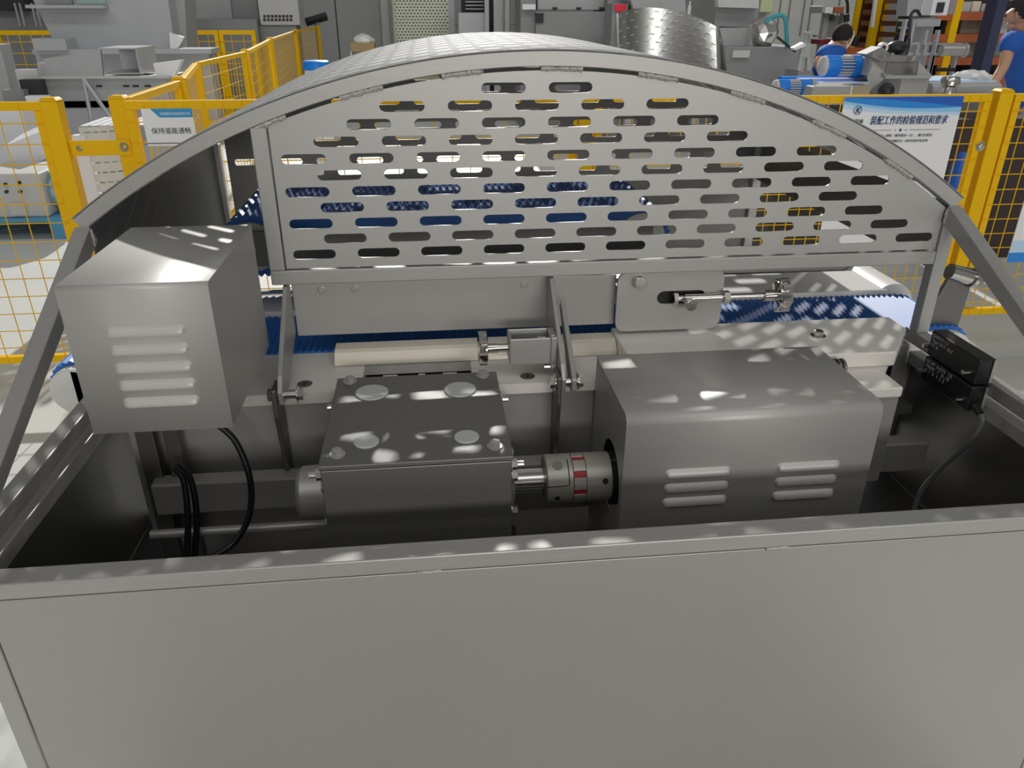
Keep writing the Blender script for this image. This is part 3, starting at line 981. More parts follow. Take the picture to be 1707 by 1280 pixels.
PRN_G = mat('sign_grey_ink', (0.13, 0.13, 0.14), 0.5)
REDT = mat('red_tag', (0.72, 0.02, 0.05), 0.5)
GLOVE = mat('white_glove', (0.70, 0.68, 0.63), 0.9)


def struct(mb, name, m, **k):
    return tag(mb.build(name, m, **k), kind='structure')


struct(MB().box(-26, 34, -16, 25.6, -0.1, 0), 'floor', CONC)
struct(MB().box(-26, 34, 3.0, 13.8, 8.0, 8.2), 'sun_shade_slab', WALLG)  # unseen slab, added to keep sun off the floor behind the camera
struct(MB().box(-26, 34, 25.0, 25.3, 0, 8.0), 'wall_back', WALLG)
mb = MB()
for i in range(60):
    x = -24 + i * 0.95
    mb.box(x, x + 0.05, 24.93, 25.0, 0, 8.0)
struct(mb, 'trim_1', WALLG)
struct(MB().box(-26, 34, 24.92, 25.0, 1.05, 1.13), 'trim_2', WALLG)


def prect(x0, y0, x1, y1, Y):
    m_ = (y0 + y1) / 2
    xm = (x0 + x1) / 2
    return at(x0, m_, Y).x, at(x1, m_, Y).x, at(xm, y1, Y).z, at(xm, y0, Y).z


def pbox(mb, x0, y0, x1, y1, Y, D, ground=False):
    a, b, c, d = prect(x0, y0, x1, y1, Y)
    if ground: c = 0.0
    mb.box(a, b, Y, Y + D, c, d)
    return mb


def solo(name, label, cat, mb, m, group=None, bevel=0.004, smooth=False):
    return tag(mb.build(name, m, None, bevel, smooth), label, cat, group)


# ---- yellow fences ------------------------------------------------------
def fence_post(p, ztop, label, size=0.06, group=None):
    t = thing('fence_post', label, 'fence post', (p[0], p[1], 0), group)
    h = size / 2
    MB().box(p[0] - h, p[0] + h, p[1] - h, p[1] + h, 0.01, ztop - 0.012).build('post', YEL, t, 0.004)
    mb = MB()
    e = h + 0.002
    mb.hull8([(p[0] - e, p[1] - e, ztop - 0.012), (p[0] + e, p[1] - e, ztop - 0.012), (p[0] + e, p[1] + e, ztop - 0.012), (p[0] - e, p[1] + e, ztop - 0.012),
              (p[0] - e * .7, p[1] - e * .7, ztop), (p[0] + e * .7, p[1] - e * .7, ztop), (p[0] + e * .7, p[1] + e * .7, ztop), (p[0] - e * .7, p[1] + e * .7, ztop)])
    mb.build('cap', YEL, t, 0.003)
    MB().box(p[0] - 0.07, p[0] + 0.07, p[1] - 0.07, p[1] + 0.07, 0, 0.01).build('base_plate', YEL, t)
    return t


def fence_panel(a, b, z0, z1, label, sx=0.075, sz=0.075, fr=0.03, wire=0.0021, group=None):
    a, b = Vector((a[0], a[1], 0)), Vector((b[0], b[1], 0))
    t = thing('mesh_fence', label, 'fence', ((a + b) / 2), group)
    d = (b - a)
    L = d.length
    d.normalize()
    Z = Vector((0, 0, 1))
    mb = MB()
    mb.bar(a + Z * (z0 + fr / 2), b + Z * (z0 + fr / 2), fr, fr)
    mb.bar(a + Z * (z1 - fr / 2), b + Z * (z1 - fr / 2), fr, fr)
    for q in (a + d * fr / 2, b - d * fr / 2):
        mb.bar(q + Z * (z0 + fr), q + Z * (z1 - fr), fr, fr, d)
    mb.build('frame', YEL, t, 0.003)
    n = d.cross(Z) * (fr / 2 + wire * 0.5)
    if n.y > 0: n = -n
    mb = MB()
    k = max(1, int(round(L / sx)))
    for i in range(1, k):
        q = a + d * (L * i / k) + n
        mb.cyl(q + Z * (z0 + 0.004), q + Z * (z1 - 0.004), wire, n=5)
    k = max(1, int(round((z1 - z0) / sz)))
    for i in range(1, k):
        q = n * 1.12 + Z * (z0 + (z1 - z0) * i / k)
        mb.cyl(a + q + d * 0.004, b + q - d * 0.004, wire, n=5)
    mb.build('wire_mesh', YEL, t)
    return t


FY = 3.1
p1 = at(86, 172, FY)
p2 = at(199, 162, FY + 0.06)
ZP = 1.205
x1, x2 = p1.x, p2.x
fence_post((x1, FY), ZP, 'yellow fence post at the left edge of the gap beside the white sign')
fence_post((x2, FY + 0.05), ZP, 'yellow fence post where the white sign panel meets the run going back')
fence_panel((x1 - 1.10, FY), (x1 - 0.033, FY), 0.17, 1.19, 'yellow mesh fence panel at the far left, pallets behind it')
cb = thing('connecting_bar', 'flat yellow bar bolted between the two left fence posts', 'fence bar', ((x1 + x2) / 2, FY, 1.02))
MB().bar((x1 + 0.028, FY - 0.002, 1.025), (x2 + 0.02, FY + 0.018, 1.023), 0.008, 0.055).build('bar', YEL, cb, 0.002)
for xx in (x1 + 0.06, x2 - 0.005):
    MB().bolt((xx, FY + 0.004 if xx < x1 + .1 else FY + 0.012, 1.025), (0, -1, 0), 0.012, 0.008).build('bolt', mat('zinc', (0.45, 0.38, 0.2), 0.35, 0.8), cb)
xm = 0.62
fence_panel((x2 + 0.035, FY), (xm - 0.035, FY), 0.17, 1.19, 'yellow mesh fence panel carrying the small white sign', 0.07, 0.075)
fence_post((xm, FY), ZP, 'yellow fence post hidden in the middle behind the hood')
p3 = at(1672, 155, FY)
fence_panel((xm + 0.035, FY), (p3.x - 0.05, FY), 0.22, 1.185, 'yellow mesh fence panel carrying the large printed poster', 0.05, 0.066)
fence_post((p3.x, FY), 1.205, 'yellow fence post right of the large poster')
fence_panel((p3.x + 0.05, FY), (p3.x + 1.3, FY), 0.22, 1.185, 'yellow mesh fence panel at the right edge of the view', 0.06, 0.066)
for zz in (0.98,):
    MBs = MB().bolt((p3.x - 0.05, FY - 0.016, zz), (0, -1, 0), 0.014, 0.01)
    tag(MBs.build('fence_bolt', SHINY), 'bright bolt on the panel frame left of the right fence post', 'bolt')
# run going back from the second post
run = [(x2, FY + 0.05)] + [(at(x, y, 3).x, at(x, y, 3).y) for x, y in ()]


def zhit(px_, py_, z):
    d = fw + (px_ - 853.5) / FPX * rt - (py_ - 640) / FPX * up
    return CAM + d * ((z - HC) / d.z)


rp = [zhit(299, 129, 1.2), zhit(325, 101, 1.2), zhit(408, 83, 1.2), zhit(449, 63, 1.2), zhit(492, 49, 1.2), zhit(530, 43, 1.2)]
prev = Vector((x2, FY + 0.05, 0))
names = ['first', 'second', 'third', 'fourth', 'fifth', 'sixth']
for i, q in enumerate(rp):
    d = (Vector((q.x, q.y, 0)) - prev)
    L = d.length
    d.normalize()
    fence_panel(prev + d * 0.04, Vector((q.x, q.y, 0)) - d * 0.04, 0.17, 1.19, 'yellow mesh fence panel, %s of the run going back from the white sign' % names[i], 0.09, 0.09)
    if i != 1:
        fence_post((q.x, q.y), 1.205, 'yellow fence post at the far end of the %s panel of the run going back' % names[i])
    prev = Vector((q.x, q.y, 0))
for i, (xa, xb, yy, lab) in enumerate(((-20, 98, 50, 'far yellow fence behind the dark machine at the top left'), (305, 372, 48, 'far yellow fence below the ladder, left half'), (373, 432, 48, 'far yellow fence under the pale vented cabinet'))):
    a, b = zhit(xa, yy, 1.2), zhit(xb, yy, 1.2)
    fence_panel((a.x, 12.6), (b.x, 12.6), 0.0, 1.19, lab, 0.15, 0.15, 0.06, 0.006)

# ---- small sign -----------------------------------------------------------
SY = FY - 0.022
sg = thing('warning_sign', 'small white sign with blue header on the left fence', 'sign', (at(278, 240, SY).x, SY, at(278, 243, SY).z))
sx0, sx1, sz0, sz1 = prect(237, 181, 324, 243, SY)
sx0, sx1 = at(236, 190, SY).x, at(321, 190, SY).x
MB().box(sx0, sx1, SY, SY + 0.003, sz0, sz1).build('board', PRN_W, sg)
sw, sh = sx1 - sx0, sz1 - sz0
MB().prism([(sx0 + sw * .18, SY - 0.0004, sz1), (sx1, SY - 0.0004, sz1), (sx1, SY - 0.0004, sz1 - sh * .235), (sx0 + sw * .34, SY - 0.0004, sz1 - sh * .235)], (0, 0.0003, 0)).build('header', PRN_C, sg)
MB().box(sx0, sx1, SY - 0.0004, SY, sz0 + sh * .055, sz0 + sh * .085).build('line', PRN_G, sg)
text('company_text', '济南翱科机械有限公司', sw * .060, (sx0 + sw * .35, SY - 0.0007, sz1 - sh * .165), (1, 0, 0), (0, 0, 1), PRN_W, sg)
text('sign_text', '保持道路通畅', sw * .132, (sx0 + sw * .125, SY - 0.0007, sz0 + sh * .34), (1, 0, 0), (0, 0, 1), PRN_K, sg)

# ---- large poster ------------------------------------------------------------
PY = FY - 0.024
ps = thing('printed_poster', 'large white poster with blue waves and a title on the right fence', 'poster', (at(1500, 300, PY).x, PY, at(1500, 405, PY).z))
X0, X1 = at(1408, 165, PY).x, at(1606, 165, PY).x
Z0, Z1 = at(1500, 408, PY).z, at(1505, 161, PY).z
w_ = X1 - X0
h_ = Z1 - Z0
MB().box(X0, X1, PY, PY + 0.004, Z0, Z1).build('board', PRN_W, ps)


def lay(name, pts, m, k):
    MB().prism([(X0 + w_ * a, PY - 0.0004 * k, Z1 - w_ * b) for a, b in pts], (0, 0.0003, 0)).build(name, m, ps)


def wave(f0, f1, n=16):
    return [(i / n, f0(i / n)) for i in range(n + 1)] + [(i / n, f1(i / n)) for i in range(n, -1, -1)]


lay('print_band', wave(lambda t: 0.0, lambda t: 0.085 + 0.075 * t + 0.012 * math.sin(5 * t)), PRN_P, 1)
lay('print_band', wave(lambda t: 0.0, lambda t: 0.05 + 0.075 * t + 0.02 * math.sin(3.4 * t)), PRN_L, 2)
lay('print_band', wave(lambda t: 0.0, lambda t: 0.03 + 0.05 * t + 0.03 * math.sin(3.1 * t)), PRN_M, 3)
lay('print_band', wave(lambda t: 0.0, lambda t: 0.005 + 0.075 * t ** 1.5), PRN_B, 4)
yt = PY - 0.0022
for dx in (0.0, 0.0007):
    text('title_text', '装配工作的检验规范和要求', w_ * .074, (X0 + w_ * .245 + dx, yt - dx * .1, Z1 - w_ * .205), (1, 0, 0), (0, 0, 1), PRN_N, ps, sx=0.74, shear=0.15)
text('logo_text', '翱科机械', w_ * .036, (X0 + w_ * .045, yt, Z1 - w_ * .195), (1, 0, 0), (0, 0, 1), PRN_K, ps)
MB().box(X0 + w_ * .07, X0 + w_ * .19, yt - 0.0003, yt, Z1 - w_ * .214, Z1 - w_ * .209).build('logo_line', PRN_G, ps)
mb = MB()
cxl, czl, rl = X0 + w_ * .125, Z1 - w_ * .098, w_ * .034
n = 36
A = [[mb.bm.verts.new((cxl + r_ * math.cos(2 * math.pi * i / n), yt, czl + r_ * math.sin(2 * math.pi * i / n))) for i in range(n)] for r_ in (rl, rl * .87)]
for i in range(n):
    j = (i + 1) % n
    mb.bm.faces.new((A[0][i], A[0][j], A[1][j], A[1][i]))
mb.build('logo_ring', PRN_N, ps)
text('logo_letter', 'K', rl * 1.75, (cxl - rl * .55, yt, czl - rl * .62), (1, 0, 0), (0, 0, 1), PRN_N, ps, shear=0.2, bold=0.0008)
for a, b in ((.25, .44), (.60, .86)):
    MB().box(X0 + w_ * a, X0 + w_ * b, yt - 0.0002, yt, Z1 - w_ * .2555, Z1 - w_ * .252).build('print_line', PRN_G, ps)
for a, r_ in ((.475, .006), (.52, .013), (.565, .006)):
    MB().prism([(X0 + w_ * (a - r_), yt, Z1 - w_ * .254), (X0 + w_ * a, yt, Z1 - w_ * (.254 - r_)), (X0 + w_ * (a + r_), yt, Z1 - w_ * .254), (X0 + w_ * a, yt, Z1 - w_ * (.254 + r_))], (0, -0.0002, 0)).build('print_diamond', PRN_N, ps)
for k, (sx_, s_) in enumerate(((.145, '1、螺栓应露出螺母的1-2螺距（螺栓露出一点），螺钉应紧固'), (.10, '2、所有部件的外观，装配间应留出螺栓孔）材料有要求或证明'))):
    text('body_text', s_, w_ * .0245, (X0 + w_ * sx_, yt, Z1 - w_ * (.305 + .043 * k)), (1, 0, 0), (0, 0, 1), PRN_G, ps, sx=1.0)
text('body_text', '3、螺栓的中心位置于一条线。', w_ * .0245, (X0 + w_ * .45, yt, Z1 - w_ * .53), (1, 0, 0), (0, 0, 1), PRN_G, ps)
text('body_text', '4、装配完成后检查各部位。', w_ * .0245, (X0 + w_ * .12, yt, Z1 - w_ * .66), (1, 0, 0), (0, 0, 1), PRN_G, ps)
p_ = at(1697, 360, PY)
ps2 = thing('notice_board', 'white board with blue lower band on the fence at the right edge', 'poster', (p_.x + 0.1, PY, 0.8))
xb = at(1690, 395, PY).x
z0b, z1b = at(1695, 437, PY).z, at(1705, 335, PY).z
MB().box(xb, xb + 0.35, PY, PY + 0.004, z0b, z1b).build('board', PRN_W, ps2)
MB().box(xb, xb + 0.35, PY - 0.0006, PY, z0b, z0b + 0.045).build('blue_band', PRN_M, ps2)
MB().box(xb, xb + 0.35, PY - 0.0006, PY, z0b + 0.045, z0b + 0.10).build('pale_band', PRN_P, ps2)

# ---- left: pallets with white sheet parts ------------------------------------
def pallet(label, x0, x1, y0, y1, z=0.0):
    t = thing('pallet', label, 'pallet', ((x0 + x1) / 2, (y0 + y1) / 2, z))
    for k in range(7):
        a = x0 + (x1 - x0) * (k / 7)
        MB().box(x0, x1, y0 + (y1 - y0) * k / 7, y0 + (y1 - y0) * (k + 0.72) / 7, z + 0.125, z + 0.15).build('deck_board', PALB, t)
    for k in range(3):
        a = x0 + (x1 - x0 - 0.12) * k / 2
        MB().box(a, a + 0.12, y0, y1, z, z + 0.125).build('bearer', PALB, t)
    return t


PLY = 5.7
fx = at(118, 395, PLY).x
pallet('blue pallet on the floor behind the left fence, nearest the gap', fx - 1.35, fx, PLY, PLY + 1.1)
ct = thing('casting_block', 'pale grey machined block with four holes on the blue pallet', 'machine part', (fx - 0.7, PLY + 0.1, 0.15))
a, b, c, d = prect(-40, 290, 74, 366, PLY + 0.05)
MB().box(a, b, PLY + 0.05, PLY + 0.55, 0.151, d).build('block', GREYW, ct, 0.01)
for hx, hy in ((12, 319), (35, 319), (10, 307), (33, 304)):
    q = at(hx, hy, PLY + 0.05)
    MB().cyl((q.x, PLY + 0.0495, q.z), (q.x, PLY + 0.03, q.z), 0.011, n=14).build('hole', DARK, ct)
a, b, c, d = prect(18, 338, 45, 358, PLY + 0.05)
MB().box(a, b, PLY + 0.03, PLY + 0.049, c, d).build('foot_pad', GREYW, ct)
PY2 = PLY + 0.6
wp = thing('white_hood_part', 'bent white sheet hood part lying tilted over the grey block', 'sheet part', (at(45, 250, PY2).x, PY2, 0.152))
q = [at(x, y, PY2) for x, y in ((8, 243), (65, 220), (80, 262), (22, 292))]
MB().prism(q, (0, 0.35, 0.05)).build('sheet', WHITE, wp)
q = [at(x, y, PY2 + .02) for x, y in ((66, 222), (92, 300), (76, 335), (62, 272))]
MB().prism(q, (0, 0.3, 0)).build('side_flange', WHITE, wp)
a, b, c, d = prect(10, 290, 70, 300, PY2)
MB().box(a, b, PY2, PY2 + 0.3, 0.153, c).build('stand', GREYD, wp)
wb2 = solo('white_cabinet', 'white sheet cabinet behind the left fence, above the tilted white part', 'cabinet', pbox(MB(), -40, 185, 40, 222, 6.86, 0.3, True), WHITE)
fb = thing('foil_bundle', 'crumpled foil wrapped bundle on the blue pallet beside the fence post', 'bundle', (at(88, 350, PLY + .1).x, PLY + 0.2, 0.15))
mb = MB()
bmesh.ops.create_icosphere(mb.bm, subdivisions=3, radius=1, matrix=Matrix.Translation((at(90, 350, PLY + .2).x + 0.08, PLY + 0.25, 0.30)) @ Matrix.Diagonal((0.13, 0.16, 0.147, 1)))
for v in mb.bm.verts:
    v.co += Vector((random.uniform(-1, 1), random.uniform(-1, 1), random.uniform(-0.3, 1))) * 0.016
mb.build('wrap', mat('pale_foil', (0.45, 0.62, 0.70), 0.25, 0.5, 0.4, 20), fb)
# perforated white guard standing behind the gap
PG = thing('perforated_guard', 'curved white perforated guard standing behind the gap in the left fence', 'machine guard', (at(170, 330, 4.7).x, 4.7, 0))
gx0, gx1 = at(138, 270, 4.7).x, at(214, 270, 4.7).x
gzt = at(170, 212, 4.7).z
MB().box(gx0 - 0.02, gx0 + 0.05, 4.68, 4.74, 0, gzt - 0.04).build('edge_post', WHITE, PG)
g = slotted_grid(7, 16, (gx1 - gx0) / 6, gzt / 16, 0.033, 0.010, lambda u, v: (gx0 + 0.02 + 0.30 * math.sin(u / 0.30), 4.70 + 0.30 * (1 - math.cos(u / 0.30)), v))
add_solid(g.build('slotted_sheet', mat('white_perforated', (0.66, 0.66, 0.63), 0.5), PG, smooth=True), 0.002)
mb = MB()
for k in range(8):
    mb.prism([(gx0 + .02 + .05 * k, 4.73, gzt + 0.002), (gx0 + .06 + .05 * k, 4.73, gzt + 0.002), (gx0 + .09 + .05 * k, 5.02, gzt + 0.012), (gx0 + .05 + .05 * k, 5.02, gzt + 0.012)], (0, 0, 0.004))
mb.build('top_slats', WHITE, PG)

# ---- left: big grey hopper line ------------------------------------------------
HY = 10.0
hp = thing('sheet_hopper', 'huge plain grey sheet steel hopper at the top left', 'hopper', (at(180, 85, HY).x, HY, 0))
q = [at(x, y, HY) for x, y in ((40, -30), (98, 85), (292, 86), (276, -30))]
MB().prism(q, (0, 0.9, 0)).build('front_sheet', SHEET, hp)
q = [at(x, y, HY + .3) for x, y in ((277, -30), (294, 84), (312, 84), (306, -30))]
MB().prism(q, (0, 0.5, 0)).build('side_sheet', GREY, hp)
mb = MB()
pbox(mb, 42, 8, 172, 14, HY - 0.16, 0.15)
mb.build('flange', SHEET, hp)
mb = MB()
pbox(mb, 70, -30, 116, 7, HY - 0.05, 0.05)
mb.build('hatch', GREYD, hp)
mb = MB()
pbox(mb, 125, -30, 172, 7, HY - 0.04, 0.04)
mb.build('window_plate', mat('pale_teal', (0.30, 0.42, 0.40), 0.4), hp)
q = [at(x, y, HY - .1) for x, y in ((282, 54), (306, 62), (292, 86), (284, 84))]
MB().prism(q, (0, 0.05, 0)).build('lip', WHITE, hp)
mb = MB()
pbox(mb, 54, 82, 352, 90, HY - 0.25, 0.4)
pbox(mb, 62, 90, 350, 118, HY - 0.1, 0.3, True)
mb.build('support_frame', SHEET, hp)
mb = MB()
pbox(mb, 55, 64, 110, 84, HY - 0.3, 0.3)
mb.build('end_box', SHEET, hp)
TY = 7.6
tr = thing('sheet_trough', 'open grey sheet trough machine on splayed legs before the big hopper', 'trough', (at(180, 180, TY).x, TY, 0))
mb = MB()
pbox(mb, 68, 129, 280, 180, TY, 0.6)
mb.build('body', SHEET, tr, 0.004)
q = [at(x, y, TY - .04) for x, y in ((72, 98), (167, 83), (172, 131), (79, 127))]
MB().prism(q, (0, 0.04, 0)).build('chute_side', SHEET, tr)
a, b, c, d = prect(167, 80, 231, 124, TY)
mb = MB()
mb.box(a, b, TY, TY + 0.5, c, c + 0.01).box(a, b, TY, TY + 0.5, d - 0.01, d).box(b - 0.01, b, TY, TY + 0.5, c + .01, d - .01).box(a, b, TY + 0.5, TY + 0.51, c, d)
mb.build('chute_mouth', SHEET, tr)
mb = MB()
pbox(mb, 64, 105, 78, 128, TY - 0.02, 0.3)
mb.build('end_cap', SHEET, tr)
q = [at(x, y, TY + .05) for x, y in ((255, 106), (302, 100), (290, 128), (262, 130))]
MB().prism(q, (0, 0.1, 0)).build('scoop', WHITE, tr)
mb = MB()
pbox(mb, 66, 127, 282, 131, TY - 0.05, 0.05)
mb.build('rim', GREYW, tr)
for xx in (165, 210, 226, 246):
    pbox(MB(), xx - 5, 142, xx + 5, 145, TY - 0.008, 0.008).build('slot_mark', DARK, tr)
pt = [at(139, 132, TY - .1), at(146, 190, TY - .1), at(186, 198, TY - .15), at(75, 190, TY - .1)]
for i, (a, b) in enumerate(((pt[0], Vector((pt[1].x, pt[1].y, 0))), (pt[0], Vector((pt[2].x + 0.35, pt[2].y - .15, 0))))):
    MB().tube([a, b], 0.018, 8).build('leg', SHEET, tr, smooth=True)
for xx in (72, 270):
    a, b, c, d = prect(xx, 178, xx + 10, 182, TY)
    MB().box(a, b, TY + 0.05, TY + 0.1, 0, d).build('leg', SHEET, tr)
mb = MB()
pbox(mb, 108, 168, 240, 182, TY + 0.0, 0.5)
mb.build('lower_tray', SHEET, tr)
solo('grey_cabinet', 'dark grey machine cabinet at the left edge below the far fence', 'cabinet', pbox(MB(), -40, 74, 6, 132, 7.6, 0.2, True), GREY)
dm = thing('dark_machine', 'dark stacked machinery above the far yellow fence at the top left', 'machine', (at(30, 40, 15).x, 15, 0))
pbox(MB(), -40, -20, 40, 18, 15.0, 0.8).build('upper_body', DARK, dm)
pbox(MB(), -40, 18, 90, 46, 15.2, 0.8, True).build('lower_body', GREYD, dm)
for xx in (27, 35, 55, 62):
    pbox(MB(), xx, 5, xx + 3, 44, 14.95, 0.04).build('pipe', GREY, dm)
for i, (x_, y_, w__, h__) in enumerate(((25, 115, 35, 14), (35, 138, 40, 12), (8, 150, 30, 14), (50, 160, 30, 16))):
    pbox(MB(), x_, y_, x_ + w__, y_ + h__, 8.6 + 0.02 * i, 0.4, False)
sc = thing('scrap_heap', 'heap of pale offcut boards on the floor left of the trough', 'offcuts', (at(45, 190, 7.4).x, 7.4, 0))
for i, (x_, y_, w__, h__, m_) in enumerate(((26, 116, 36, 12, GREYW), (34, 133, 36, 24, DARK), (6, 150, 36, 30, GREYD), (44, 160, 34, 20, WHITE), (20, 178, 44, 20, SHEET))):
    mb = MB()
    a, b, c, d = prect(x_, y_, x_ + w__, y_ + h__, 7.5 - 0.1 * i)
    mb.box(a, b, 7.5 - 0.1 * i, 7.59 - 0.1 * i, 0.0, d)
    mb.build('board', m_, sc)
ld = thing('step_ladder', 'light metal ladder leaning behind the far fence', 'ladder', (at(312, 50, 13.2).x, 13.2, 0))
lx0, lx1 = at(303, 20, 13.2).x, at(318, 20, 13.2).x
for xx in (lx0, lx1):
    MB().bar((xx, 13.2, 0), (xx - 0.05, 13.4, 2.4), 0.03, 0.06).build('rail', SHEET, ld)
for k in range(10):
    MB().bar((lx0, 13.21 + 0.016 * k, 0.15 + 0.22 * k), (lx1, 13.21 + 0.016 * k, 0.15 + 0.22 * k), 0.03, 0.03).build('rung', SHEET, ld)
vc = thing('vented_cabinet', 'pale grey vented control cabinet above the far yellow fence', 'cabinet', (at(462, 42, 14).x, 14, 0))
pbox(MB(), 430, -25, 497, 42, 14, 0.6).build('body', GREYW, vc, 0.01)
for r_ in range(2):
    for k in range(8):
        x_ = 439 + k * 6.3
        pbox(MB(), x_, 25 + r_ * 6, x_ + 4, 29 + r_ * 6, 13.985, 0.014).build('vent', DARK, vc)
pbox(MB(), 433, 42, 494, 60, 14.05, 0.5, True).build('plinth', GREYD, vc)
solo('dark_machine', 'dark grey machine base behind the far fence left of the vented cabinet', 'machine', pbox(MB(), 322, 32, 428, 46, 13.8, 0.5, True), GREYD)
solo('dark_cabinet', 'dark cabinet with pale wall behind at the ladder', 'cabinet', pbox(MB(), 385, -25, 428, 32, 14.6, 0.5, True), GREYD)
solo('pale_cabinet', 'mid grey cabinet right of the ladder', 'cabinet', pbox(MB(), 322, -25, 384, 32, 14.55, 0.5, True), GREY)
hl = thing('dark_hose', 'dark pipe elbow sticking up over the end of the fence run', 'pipe', (at(528, 36, 15.6).x, 15.6, 0))
MB().tube(bez([at(510, 37, 15.6), at(528, 32, 15.6), at(545, 27, 15.6)], 6), 0.07, 8).build('pipe', BLACK, hl, smooth=True)
q = at(528, 36, 15.6)
MB().cyl((q.x, 15.6, 0), (q.x, 15.6, q.z), 0.04).build('stand', GREYD, hl)
bb = thing('blue_drum', 'bright blue lidded tub beside the end of the fence run', 'tub', (at(524, 120, 8).x, 8.0, 0))
q = at(524, 102, 8)
MB().lathe((q.x, 8.1, 0), (0, 0, 1), [(0, 0.10), (q.z - 0.08, 0.115)], 20).build('body', WHITE, bb, smooth=True)
MB().lathe((q.x, 8.1, q.z - 0.08), (0, 0, 1), [(0, 0.125), (0.07, 0.125), (0.08, 0.11)], 20).build('lid', CYAN, bb, smooth=True)
bx = thing('carton', 'open cardboard carton with crumpled clear wrap against the grey panels', 'box', (at(604, 90, 12).x, 12, 0))
pbox(MB(), 584, 72, 624, 86, 12, 0.4).build('box', CARD, bx, 0.005)
pbox(MB(), 585, 86, 588, 120, 12, 0.4, True).build('stand', GREYW, bx)
mb = MB()
q = at(606, 68, 12.2)
bmesh.ops.create_icosphere(mb.bm, subdivisions=2, radius=1, matrix=Matrix.Translation(q) @ Matrix.Diagonal((0.16, 0.15, 0.09, 1)))
for v in mb.bm.verts: v.co += Vector((random.uniform(-1, 1), random.uniform(-1, 1), random.uniform(-1, 1))) * 0.025
mb.build('wrap', FILM, bx)

# ---- back wall doors, screens, pipes ---------------------------------------------
BW = 24.8
for i, (xa, xb_) in enumerate(((500, 560), (562, 622))):
    mb = MB()
    pbox(mb, xa, -30, xb_, 98, BW, 0.1, True)
    tag(mb.build('door_%d' % (i + 1), mat('door_grey', (0.46, 0.47, 0.46), 0.55, 0.1), None, 0.01), kind='structure')
pp = thing('steel_column', 'grey steel column right of the grey doors', 'column', (at(632, 100, 20).x, 20, 0))
pbox(MB(), 622, -30, 634, 98, 20, 0.2, True).build('post', GREY, pp)
pbox(MB(), 636, -30, 648, 90, 19.6, 0.15, True).build('pipe', SHEET, pp)
pbox(MB(), 649, -30, 656, 60, 19.9, 0.1, True).build('strip', LIME, pp)
sn = thing('mesh_screen', 'tall perforated metal screen in a frame at the back', 'screen', (at(704, 70, 18).x, 18, 0))
sa, sb, sc_, sd = prect(657, -20, 748, 72, 18)
g = slotted_grid(16, 30, (sb - sa) / 16, 1.75 / 30, (sb - sa) / 16 * .66, 0.032, lambda u, v: (sa + u, 18.0, 0.35 + v))
add_solid(g.build('perforated_sheet', mat('zinc_screen', (0.62, 0.64, 0.55), 0.4, 0.4), sn), 0.01)
pbox(MB(), 748, -30, 758, 80, 17.95, 0.12, True).build('frame_post', SHEET, sn)
pbox(MB(), 655, -30, 659, 80, 17.95, 0.1, True).build('frame_post', SHEET, sn)
MB().box(sa, sb, 17.96, 18.06, 0.25, 0.35).build('lower_rail', SHEET, sn)
MB().box(sa, sb, 18.2, 18.25, 0.0, 2.2).build('backing', LIME, sn)
pk = thing('press_frame', 'dark press with white end box right of the mesh screen', 'machine', (at(798, 60, 15).x, 15, 0))
pbox(MB(), 764, 21, 812, 54, 15, 0.5, True).build('table', SHEET, pk, 0.01)
pbox(MB(), 770, -30, 830, 20, 15.6, 0.4, True).build('body', DARK, pk)
for xx in (808, 842):
    pbox(MB(), xx, -30, xx + 7, 54, 14.9, 0.1, True).build('column', SHEET, pk)
pbox(MB(), 823, -30, 838, 54, 15.1, 0.1, True).build('cream_column', WALLW, pk)
for k in range(3):
    pbox(MB(), 776, 2 + 6 * k, 806, 4 + 6 * k, 15.55, 0.04).build('cross_rail', SHEET, pk)
br = thing('bending_machine', 'wide dark grey bending machine behind the crest of the hood', 'machine', (at(950, 60, 11).x, 11, 0))
pbox(MB(), 893, 19, 1012, 72, 11, 0.8, True).build('bed', GREYD, br, 0.01)
pbox(MB(), 896, -30, 1024, 17, 11.15, 0.8).build('beam', GREY, br, 0.01)
pbox(MB(), 1012, -30, 1022, 72, 10.95, 0.9, True).build('side_frame', GREYD, br)
pbox(MB(), 868, -30, 893, 60, 11.1, 0.7, True).build('end_frame', GREYD, br)
pbox(MB(), 871, 7, 893, 16, 11.0, 0.1).build('white_box', WHITE, br)
pbox(MB(), 893, 22, 906, 38, 10.97, 0.03).build('panel_slot', DARK, br)
for xx in (922, 962, 1000):
    pbox(MB(), xx, 12, xx + 7, 16, 11.1, 0.05).build('clamp', DARK, br)
solo('red_tag', 'pink red tag sheet above the second slotted hood', 'tag', pbox(MB(), 1025, 7, 1044, 19, 9.775, 0.02), REDT)
tg = thing('grey_feeder', 'grey sloped feeder box behind the second slotted hood', 'machine', (at(1090, 20, 9.7).x, 9.7, 0))
q = [at(x, y, 9.7) for x, y in ((1046, -20), (1058, 22), (1145, 30), (1140, -20))]
MB().prism(q, (0, 0.7, 0)).build('hopper', GREY, tg)
pbox(MB(), 1048, 22, 1142, 60, 9.75, 0.6, True).build('base', GREYD, tg)
pbox(MB(), 1020, 6, 1046, 60, 9.8, 0.4, True).build('side_box', GREYD, tg)
